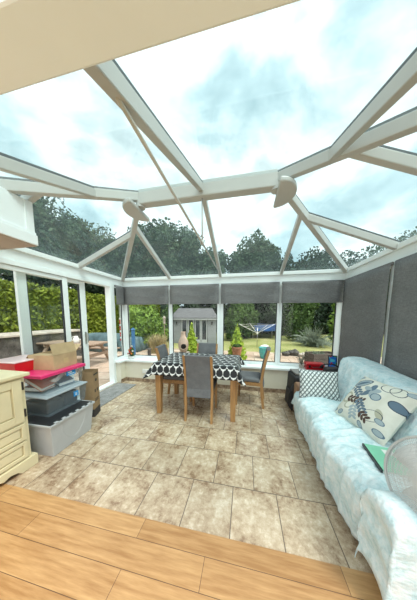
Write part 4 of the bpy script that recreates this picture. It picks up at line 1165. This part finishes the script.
# dark conifers along the end of the garden
kx = [(-13.6, 15.6), (-10.4, 16.4), (-7.6, 17.2), (-5.2, 17.6), (-2.9, 17.8), (-.7, 18), (1.4, 18.2), (3.4, 18.4), (5.5, 18.6), (7.7, 18.8), (10.0, 18.8), (12.6, 18.8)]
kl = ['behind the hedge end', 'left of the blue post', 'behind the green bush', 'left behind the summerhouse', 'behind the middle of the summerhouse', 'right behind the summerhouse', 'left of the trampoline', 'behind the trampoline', 'right of the trampoline', 'behind the silvery shrub', 'right of the silvery shrub', 'at the right end of the lawn']
for (x, y), l_ in zip(kx, kl):
    tree('dark conifer %s' % l_, x, y, 5.0 + random.uniform(-.4, .8), 1.7, L_dark, 3200, 'dark conifers along the garden end', .24, True)

# hedge to the left and dark trees close behind it
hd = empty('hedge', (-8.6, 6.5, G), 0, 'long golden green clipped hedge beyond the patio', 'hedge')
n = 42000; Pn = np.empty((n, 3))
u = rng.random(n)
side = rng.random(n)
y_ = (u * 16 - 6.5)
Pn[:, 1] = y_
top = 2.62 + .06 * np.sin(y_ * 2.3) + .07 * np.sin(y_ * 5.1) + .05 * np.sin(y_ * 11)
isf = side < .68
wob = .10 * np.sin(y_ * 1.9) + .06 * np.sin(y_ * 5.7)
Pn[:, 0] = np.where(isf, .55 + wob + rng.normal(size=n) * .09, rng.uniform(-.55, .6, n))
Pn[:, 2] = np.where(isf, rng.random(n) * top, top + rng.normal(size=n) * .07)
a = rng.normal(size=(n, 3)); a[:, 2] += .5; a /= np.linalg.norm(a, axis=1)[:, None]
tt = np.cross(a, rng.normal(size=(n, 3))); tt /= np.linalg.norm(tt, axis=1)[:, None]
s = .085 * (.6 + .8 * rng.random(n))[:, None]
q = np.stack([Pn - a * s, Pn + tt * s * .5, Pn + a * s, Pn - tt * s * .5], 1).reshape(-1, 3)
m = MB(); m.v = [tuple(x) for x in q.tolist()]; m.f = [tuple(x) for x in np.arange(4 * n).reshape(-1, 4).tolist()]
m.box((-.6, -6.5, 0), (.5, 9.5, 2.5))
m.build('foliage', L_hedge, hd)
for k, (x, y, z, r_) in enumerate(((-11.2, 5.5, 6.5, 1.7), (-11.6, 8.2, 7.2, 1.8), (-11.2, 11.0, 6.6, 1.7), (-10.9, 13.4, 6.2, 1.7))):
    tree('black green conifer standing close behind the hedge, %s' % ['nearest the house', 'second from the house', 'third from the house', 'furthest from the house'][k], x, y, z, r_, L_dark, 3600, 'conifers behind the hedge', .2, True)

# shrubs around the lawn
shrub('shrub', 'bright green bush beside the blue post at the left of the lawn', 'shrub', [((-4.85, 7.6, .75), (.65, .5, .95)), ((-4.4, 7.7, 1.1), (.5, .45, .75)), ((-5.2, 7.6, 1.35), (.45, .4, .6)), ((-4.1, 7.9, .6), (.45, .4, .7))], 5200, .075, L_light)
shrub('shrub', 'mid green shrub left of the summerhouse', 'shrub', [((-4.95, 10.9, .9), (.6, .5, 1.1)), ((-4.6, 11.0, 1.7), (.5, .4, .6))], 3200, .09, L_mid)
shrub('shrub', 'leafy shrub at the right side of the summerhouse', 'shrub', [((-.75, 11.6, .9), (.55, .5, 1.1)), ((-.4, 11.9, 1.5), (.6, .5, .9))], 3200, .09, L_mid)
shrub('shrub', 'mid green tree shaped bush left of the trampoline', 'shrub', [((.0, 13.2, 1.2), (.9, .8, 1.4)), ((-.3, 13.4, 2.0), (.8, .7, .9))], 4000, .11, L_mid)
shrub('shrub', 'grey green bush behind the right of the trampoline', 'shrub', [((2.9, 15.9, 1.2), (1.2, 1.0, 1.4)), ((3.4, 16.1, 2.0), (1.0, .8, 1.1))], 4000, .12, L_oak)
shrub('shrub', 'tall mid green shrub left of the silvery shrub', 'shrub', [((3.4, 12.4, 1.2), (.8, .7, 1.4)), ((3.7, 12.6, 2.2), (.8, .7, .9))], 4200, .11, L_mid)
shrub('shrub', 'golden green shrub at the right edge of the sofa end window', 'shrub', [((5.35, 11.0, .9), (.7, .7, 1.2)), ((5.5, 11.2, 1.9), (.6, .6, .8))], 3600, .09, L_light)
sv = empty('spiky_shrub', (3.55, 10.3, G), 0, 'silvery spiky shrub at the right side of the lawn', 'shrub')
m = MB()
for k in range(420):
    a = 2 * PI * random.random(); el = random.uniform(.15, 1.45); l_ = random.uniform(.6, 1.35); d3 = Vector((math.cos(a) * math.cos(el), math.sin(a) * math.cos(el), math.sin(el)))
    p1 = d3 * l_ * .6 + Vector((0, 0, .05)); p2 = d3 * l_ + Vector((0, 0, -.25 * math.cos(el) * l_)); sd = d3.orthogonal().normalized() * .02
    p2.z = max(p2.z, .02); p1.z = max(p1.z, .03)
    b0 = Vector((random.uniform(-.2, .2), random.uniform(-.2, .2), 0))
    m.add([b0 - sd, b0 + sd, b0 + p1 + sd, b0 + p1 - sd, b0 + p2], [(0, 1, 2, 3), (3, 2, 4)])
m.build('foliage', L_grey, sv)
pg_ = empty('ornamental_grass', (-3.5, 6.7, PG), 0, 'clump of straw coloured ornamental grass outside the left garden window', 'grass clump')
m = MB()
for k in range(520):
    a = 2 * PI * random.random(); l_ = random.uniform(.4, .95); sp = random.uniform(.05, .55)
    e = Vector((math.cos(a) * sp * l_, math.sin(a) * sp * l_, l_ * (1 - .4 * sp))); b0 = Vector((random.uniform(-.3, .3), random.uniform(-.12, .12), 0)); sd = Vector((math.sin(a), -math.cos(a), 0)) * .009
    m.add([b0 - sd, b0 + sd, b0 + e * .6 + sd + Vector((0, 0, .06)), b0 + e * .6 - sd + Vector((0, 0, .06)), b0 + e], [(0, 1, 2, 3), (3, 2, 4)])
m.build('blades', L_straw, pg_)
bp_ = empty('garden_post', (-4.33, 6.25, PG), 0, 'blue painted post at the left of the lawn', 'post')
MB().box((-.05, -.05, 0), (.05, .05, 1.0)).build('shaft', M['bluepost'], bp_, bevel=.01); MB().hexa([(-.07, -.07, 1.0), (.07, -.07, 1.0), (.07, .07, 1.0), (-.07, .07, 1.0)], [(-.01, -.01, 1.08), (.01, -.01, 1.08), (.01, .01, 1.08), (-.01, .01, 1.08)]).build('cap', M['bluepost'], bp_)
sp_ = MB().lathe([(.09, 0), (.08, .02), (.065, .05), (.06, .30), (.08, .33), (.08, .36), (0, .38)], (0, 0, 0), 18).build('stone_post', M['darkstone'], None, smooth=True); sp_.location = (-3.42, 5.85, PG)
tag(sp_, 'short dark stone post on the patio outside the left garden window', 'post')
bf = empty('bird_feeder', (-3.55, 7.4, PG), 0, 'slim pale bird feeder on a pole before the left shrubs', 'bird feeder')
MB().tube([(0, 0, 0), (0, 0, 1.55)], .014, 8).build('pole', M['weathered'], bf, smooth=True)
MB().lathe([(.05, 1.2), (.055, 1.22), (.05, 1.42), (.09, 1.45), (.01, 1.55)], (0, 0, 0), 14).build('feeder', M['stone'], bf, smooth=True)

def conifer(x, y, h, r, label):
    root = empty('golden_conifer', (x, y, PG), 0, label, 'conifer', 'golden dwarf conifers on the patio')
    bl_ = [((0, 0, .24 + (h - .24) * (.12 + .8 * k / 6)), (r * (1.0 - .82 * (k / 6) ** 1.3), r * (1.0 - .82 * (k / 6) ** 1.3), h * .14)) for k in range(7)]
    leaves_mesh('foliage', bl_, 4200, .05, L_gold, root, True, .4, 1.2, 0)
    MB().lathe([(.13, 0), (.17, .22), (.185, .25), (.16, .25), (.15, .22)], (0, 0, 0), 22).build('pot', M['terra'], root, smooth=True)
    MB().tube([(0, 0, .2), (0, 0, h * .7)], [.03, .012], 8).build('trunk', M['bark'], root)
conifer(-1.475, 4.80, 1.22, .215, 'golden dwarf conifer beside the chiminea')
conifer(-.22, 5.03, 1.20, .25, 'golden dwarf conifer behind the brick red planter')
rp = empty('planter', (-.20, 4.66, PG), 0, 'brick red planter pot on a stand in front of a golden conifer', 'pot')
MB().lathe([(.08, .40), (.11, .56), (.135, .70), (.145, .74), (.13, .74), (.12, .68)], (0, 0, 0), 24).build('pot', M['terra'], rp, smooth=True)
m = MB()
for k in range(3): a = 2 * PI * k / 3; m.tube([(.14 * math.cos(a), .14 * math.sin(a), 0), (.075 * math.cos(a), .075 * math.sin(a), .41)], .01, 6)
m.ring((0, 0, .40), .085, .009, None, 24, 6); m.build('stand', M['darkmetal'], rp)
leaves_mesh('foliage', [((0, 0, .76), (.12, .12, .05))], 200, .03, L_mid, rp, True)
cm = empty('chiminea', (-1.56, 4.33, PG), 0, 'pale clay chiminea with its shaded mouth as a dark disc standing on a stone plinth', 'chiminea')
MB().hexa([(-.15, -.15, 0), (.15, -.15, 0), (.15, .15, 0), (-.15, .15, 0)], [(-.13, -.13, .60), (.13, -.13, .60), (.13, .13, .60), (-.13, .13, .60)]).build('plinth', M['stone'], cm, bevel=.012)
kz = lambda z: .605 + (z - .30) * .72
MB().lathe([(r_ * .62, kz(z)) for r_, z in ((.10, .30), (.16, .36), (.20, .46), (.215, .56), (.20, .68), (.15, .78), (.105, .86), (.085, .94), (.088, 1.0), (.105, 1.03), (.08, 1.03), (.07, .98))], (0, 0, 0), 32).build('body', M['clay'], cm, smooth=True)
mo = (.048, -.131, kz(.53)); mr = Euler((PI / 2, 0, .34)).to_matrix()
MB().ring(mo, .078, .017, mr, 28, 8).build('mouth_rim', M['clay'], cm, smooth=True)
MB().lathe([(0, -.02), (.075, -.02), (.075, .008), (0, .008)], mo, 24, mr).build('mouth', M['mouth_shade'], cm)  # flat dark disc paints the shade of the opening; no hollow is cut
tp = empty('glazed_pot', (.72, 6.7, PG), 0, 'teal glazed pot on the patio behind the right hand chair', 'pot')
MB().lathe([(.12, 0), (.17, .12), (.20, .28), (.19, .36), (.21, .385), (.215, .405), (.18, .405), (.17, .35)], (0, 0, 0), 28).build('body', M['teal'], tp, smooth=True)
MB().lathe([(0, .36), (.175, .36), (.175, .365), (0, .37)], (0, 0, 0), 20).build('soil', M['bark'], tp)
# washing line
wl_ = empty('rotary_washing_line', (.62, 9.3, G), .2, 'rotary washing line with spread white arms on the lawn', 'washing line')
MB().tube([(0, 0, 0), (0, 0, 1.0)], .014, 10).build('pole', M['steel'], wl_, smooth=True)
ends = []
for k in range(4):
    a = PI / 2 * k + .18; e = Vector((math.cos(a) * 1.0, math.sin(a) * 1.0, 1.20)); ends.append(e)
    MB().tube([(0, 0, .72), e], .010, 8).build('arm', M['white'], wl_, smooth=True)
MB().lathe([(.03, .68), (.045, .70), (.045, .76), (.03, .78)], (0, 0, 0), 14).build('hub', M['white'], wl_)
m = MB()
for s_ in (.55, .75, .95):
    for k in range(4):
        p, q_ = [Vector((0, 0, .72)).lerp(ends[i], s_) for i in (k, (k + 1) % 4)]
        m.tube([p, (p + q_) / 2 - Vector((0, 0, .02)), q_], .003, 5)
m.build('line', M['paperw'], wl_)
# trampoline
tpl = empty('trampoline', (1.0, 14.4, G), 0, 'round trampoline with a blue edge pad at the end of the lawn', 'trampoline')
MB().lathe([(1.05, .90), (1.45, .90), (1.47, .94), (1.45, .97), (1.05, .96)], (0, 0, 0), 40, None, False).build('edge_pad', M['blue'], tpl, smooth=True)
MB().lathe([(0, .915), (1.06, .915), (1.06, .922), (0, .922)], (0, 0, 0), 40).build('bounce_mat', M['blackp'], tpl)
MB().lathe([(1.44, .55), (1.455, .55), (1.455, .93), (1.44, .93)], (0, 0, 0), 40, None, False).build('skirt', M['blue'], tpl)
for k in range(6):
    a = PI / 3 * k + .2; MB().tube([(1.38 * math.cos(a), 1.38 * math.sin(a), 0), (1.38 * math.cos(a), 1.38 * math.sin(a), .91)], .025, 8).build('leg', M['steel'], tpl)
bd = MB().blob((0, 0, .12), (.22, .14, .12), 2, .1).build('stone', M['white'], None, smooth=True); bd.location = (.95, 8.75, G)
tag(bd, 'single white stone lying on the lawn under the washing line', 'stone')
# sleeper planter and rocks
pl = empty('wooden_planter', (2.28, 5.82, PG), .28, 'dark rough timber planter on the patio outside the sofa end window', 'planter')
m = MB()
for k in range(3):
    z = .155 * k
    m.box((-.40, -.22, z), (.40, -.17, z + .148)); m.box((-.40, .17, z), (.40, .22, z + .148)); m.box((-.40, -.169, z), (-.35, .169, z + .148)); m.box((.35, -.169, z), (.40, .169, z + .148))
m.build('timber_sides', M['sleeper'], pl, bevel=.008)
MB().box((-.349, -.168, 0), (.349, .168, .40)).build('soil', M['bark'], pl)
leaves_mesh('foliage', [((-.1, 0, .44), (.2, .1, .05))], 160, .03, L_grey, pl, False)
for k, (x, y, r_, l_) in enumerate(((1.62, 7.35, .15, 'leftmost grey rock at the lawn edge'), (1.93, 7.45, .20, 'largest grey rock at the lawn edge'), (2.2, 7.3, .13, 'rightmost grey rock at the lawn edge'))):
    o = MB().blob((0, 0, 0), (r_, r_ * .8, r_ * .75), 3, .25).build('rock', M['darkstone'] if k != 2 else M['stone'], None); o.location = (x, y, PG + r_ * .5); tag(o, l_, 'rock', 'rocks at the lawn edge')
rp2 = MB().lathe([(.07, 0), (.09, .12), (.10, .26), (.08, .26), (.07, .2)], (0, 0, 0), 18).build('red_pot', M['red'], None, smooth=True); rp2.location = (4.1, 8.9, G); tag(rp2, 'small red pot beside the golden shrub', 'pot')

# summerhouse
sh = empty('summerhouse', (-3.05, 10.75, G), .19, 'grey painted summerhouse with glazed double doors at the end of the garden', 'summerhouse')
W2, D2, HE, HR = 1.27, .85, 1.50, 2.02
m = MB()
k = .03
m.box((-W2, -D2, 0), (-.78, -D2 + k, HE)); m.box((.78, -D2, 0), (W2, -D2 + k, HE)); m.box((-.78, -D2, 1.42), (.78, -D2 + k, HE))
m.box((-W2, D2 - k, 0), (W2, D2, HE))
for s_ in (-1, 1):
    x0, x1 = (-W2, -W2 + k) if s_ < 0 else (W2 - k, W2)
    m.box((x0, -D2 + k, 0), (x1, D2 - k, HE))
m.box((-W2, -D2 + k, 0), (W2, D2 - k, .05))
m.build('wall', M['shedgrey'], sh)
ex, ey, ez, rx_ = W2 + .12, D2 + .16, HE - .06, W2 - .22
def slope(pts):
    MB().add([Vector(p) for p in pts] + [Vector(p) + Vector((0, 0, .05)) for p in pts], [tuple(reversed(range(len(pts)))), tuple(range(len(pts), 2 * len(pts)))] + [(q, (q + 1) % len(pts), len(pts) + (q + 1) % len(pts), len(pts) + q) for q in range(len(pts))]).build('roof', M['shedroof'], sh)
slope([(-ex, -ey, ez), (ex, -ey, ez), (rx_, 0, HR), (-rx_, 0, HR)]); slope([(ex, ey, ez), (-ex, ey, ez), (-rx_, 0, HR), (rx_, 0, HR)])
slope([(ex, -ey, ez), (ex, ey, ez), (rx_, 0, HR)]); slope([(-ex, ey, ez), (-ex, -ey, ez), (-rx_, 0, HR)])
MB().box((-W2 - .12, -D2 - .155, HE - .12), (W2 + .12, -D2 - .13, HE - .045)).build('fascia', M['shedtrim'], sh)
for s_ in (-1, 1):
    for q in (0, 1):
        xa = s_ * (.02 + .38 * q); xb = s_ * (.37 + .38 * q); xa, xb = min(xa, xb), max(xa, xb)
        m = MB(); st = .055
        m.box((xa, -D2 - .02, .04), (xa + st, -D2 + .02, 1.41)); m.box((xb - st, -D2 - .02, .04), (xb, -D2 + .02, 1.41)); m.box((xa + st, -D2 - .018, .04), (xb - st, -D2 + .018, .22)); m.box((xa + st, -D2 - .018, 1.34), (xb - st, -D2 + .018, 1.41))
        dd = m.build('door' if q == 0 else 'side_window', M['shedtrim'], sh)
        MB().box((xa + st, -D2 - .006, .22), (xb - st, -D2 + .006, 1.34)).build('glass_pane', M['darkglass'], dd)
for s_ in (-1, 1):
    w_ = MB(); w_.box((s_ * 1.02 - .035, -D2 - .07, 1.10), (s_ * 1.02 + .035, -D2, 1.13)); w_.box((s_ * 1.02 - .03, -D2 - .065, 1.13), (s_ * 1.02 + .03, -D2 - .01, 1.26)); w_.build('wall_lantern', M['blackp'], sh)

# picnic bench, covered furniture, raised bed beyond the door
pt = empty('picnic_table', (-5.2, 4.55, PG), .05, 'weathered wooden picnic table with benches on the patio', 'picnic table')
m = MB()
for k in range(5): m.box((-.95, -.36 + .145 * k, .68), (.95, -.23 + .145 * k, .72))
m.build('table_top', M['weathered'], pt, bevel=.005)
for s_ in (-1, 1):
    m = MB()
    for k in range(2): m.box((-.95, s_ * .72 - .14 + .145 * k, .40), (.95, s_ * .72 - .01 + .145 * k, .44))
    m.build('bench', M['weathered'], pt, bevel=.005)
for s_ in (-1, 1):
    m = MB(); x = s_ * .7
    m.bar((x, -.62, 0), (x, -.2, .68), .045, .09, 0, (1, 0, 0)); m.bar((x, .62, 0), (x, .2, .68), .045, .09, 0, (1, 0, 0)); m.box((x + .0225, -.84, .31), (x + .0675, .84, .395)); m.box((x - .0225, -.34, .60), (x + .0225, .34, .675))
    m.build('leg', M['weathered'], pt)
jg = empty('watering_jug', (-5.02, 4.45, PG + .721), .4, 'white watering jug standing on the picnic table', 'jug')
MB().lathe([(.07, 0), (.085, .02), (.08, .13), (.05, .17), (.055, .20), (.045, .20), (.04, .17)], (0, 0, 0), 20).build('body', M['white'], jg, smooth=True)
MB().tube([(.07, 0, .05), (.14, 0, .12), (.17, 0, .2)], [.018, .013, .014], 8).build('spout', M['white'], jg, smooth=True)
MB().tube([(-.05, 0, .18), (-.11, 0, .17), (-.12, 0, .1), (-.08, 0, .05)], .009, 8).build('handle', M['white'], jg, smooth=True)
for k, (x, y, sx, sy, h_, l_) in enumerate(((-6.3, 6.9, .9, .5, .75, 'slate blue cover over a low heap beside the hedge'), (-5.0, 7.15, .55, .45, .62, 'rounded slate blue cover over garden furniture behind the bench'))):
    nn = 20; Pp = []
    for i in range(nn + 1):
        row = []
        for j in range(nn + 1):
            u, v = 2 * i / nn - 1, 2 * j / nn - 1
            q = max(abs(u), abs(v)); z = h_ * (1 - max(0, (q - .72) / .28) ** 1.6) + .035 * math.sin(7 * u + 3 * v) * (1 - q)
            row.append(Vector((u * sx * (1 + .04 * math.sin(9 * v)), v * sy * (1 + .05 * math.sin(8 * u)), max(0.005, z))))
        Pp.append(row)
    o = MB().grid(Pp).build('furniture_cover', M['tarp'], None, smooth=True, solid=.01); o.location = (x, y, PG); tag(o, l_, 'cover', 'covers beside the hedge')
rbd = empty('raised_bed', (-6.6, 4.3, PG), 0, 'dark stone raised bed with a pale coping below the hedge', 'raised bed')
MB().box((-.55, -1.6, 0), (.45, 1.5, .95)).build('stonework', M['darkstone'], rbd, bevel=.02)
MB().box((-.6, -1.65, .951), (.5, 1.55, 1.01)).build('coping', M['stone'], rbd, bevel=.012)

# ================================================================== light, world, camera
w = bpy.data.worlds.new('overcast_sky'); sc.world = w; w.use_nodes = True; nt = w.node_tree
bgn = nt.nodes['Background']
tcn = N(nt, 'ShaderNodeTexCoord'); mpn = N(nt, 'ShaderNodeMapping'); mpn.inputs['Scale'].default_value = (1, 1, 1.7); mpn.inputs['Location'].default_value = (.35, .1, .2)
nt.links.new(tcn.outputs['Generated'], mpn.inputs[0])
nz = N(nt, 'ShaderNodeTexNoise'); nz.inputs['Scale'].default_value = 2.3; nz.inputs['Detail'].default_value = 7; nz.inputs['Roughness'].default_value = .52; nz.inputs['Distortion'].default_value = .25
nt.links.new(mpn.outputs[0], nz.inputs['Vector'])
c = ramp(nt, nz.outputs['Fac'], [(.36, (.42, .54, .58)), (.44, (.60, .71, .74)), (.50, (.92, .95, .95)), (.56, (1.15, 1.14, 1.12)), (.63, (.74, .78, .79)), (.70, (.52, .58, .60))])
nt.links.new(c, bgn.inputs[0]); bgn.inputs[1].default_value = 1.12

sun = bpy.data.lights.new('sun', 'SUN'); sun.energy = 2.7; sun.angle = math.radians(25); sun.color = (1, .96, .88)
so = bpy.data.objects.new('sun', sun); COL.objects.link(so)
so.rotation_euler = Vector((-.45, .35, -1)).to_track_quat('-Z', 'Y').to_euler()

cam = bpy.data.cameras.new('camera'); co = bpy.data.objects.new('camera', cam); COL.objects.link(co)
F, YAW, PITCH, ROLL, HC = 177.4, -.195, -.1, .004, 1.4
YAW, PITCH, ROLL, HC = -.19532, -.0999, .0039, 1.4
cam.sensor_fit = 'VERTICAL'; cam.sensor_height = 24; cam.lens = F / 600 * 24
cam.shift_x = (208.5 - 210) / 600; cam.shift_y = (334.5 - 300) / 600
dv = Vector((math.sin(YAW) * math.cos(PITCH), math.cos(YAW) * math.cos(PITCH), math.sin(PITCH)))
r0 = Vector((math.cos(YAW), -math.sin(YAW), 0)); u0 = r0.cross(dv)
rv = r0 * math.cos(ROLL) + u0 * math.sin(ROLL); uv_ = -r0 * math.sin(ROLL) + u0 * math.cos(ROLL)
co.matrix_world = Matrix((( rv.x, uv_.x, -dv.x, 0), (rv.y, uv_.y, -dv.y, 0), (rv.z, uv_.z, -dv.z, HC), (0, 0, 0, 1)))
cam.clip_start = .02; cam.clip_end = 300
sc.camera = co

sc.view_settings.view_transform = 'Standard'; sc.view_settings.look = 'None'
sc.view_settings.gamma = 1; sc.view_settings.use_curve_mapping = False
sc.view_settings.exposure = .47
sc.cycles.transparent_max_bounces = 32; sc.cycles.max_bounces = 10; sc.cycles.diffuse_bounces = 5
sc.cycles.use_denoising = True
sc.cycles.sample_clamp_indirect = 6
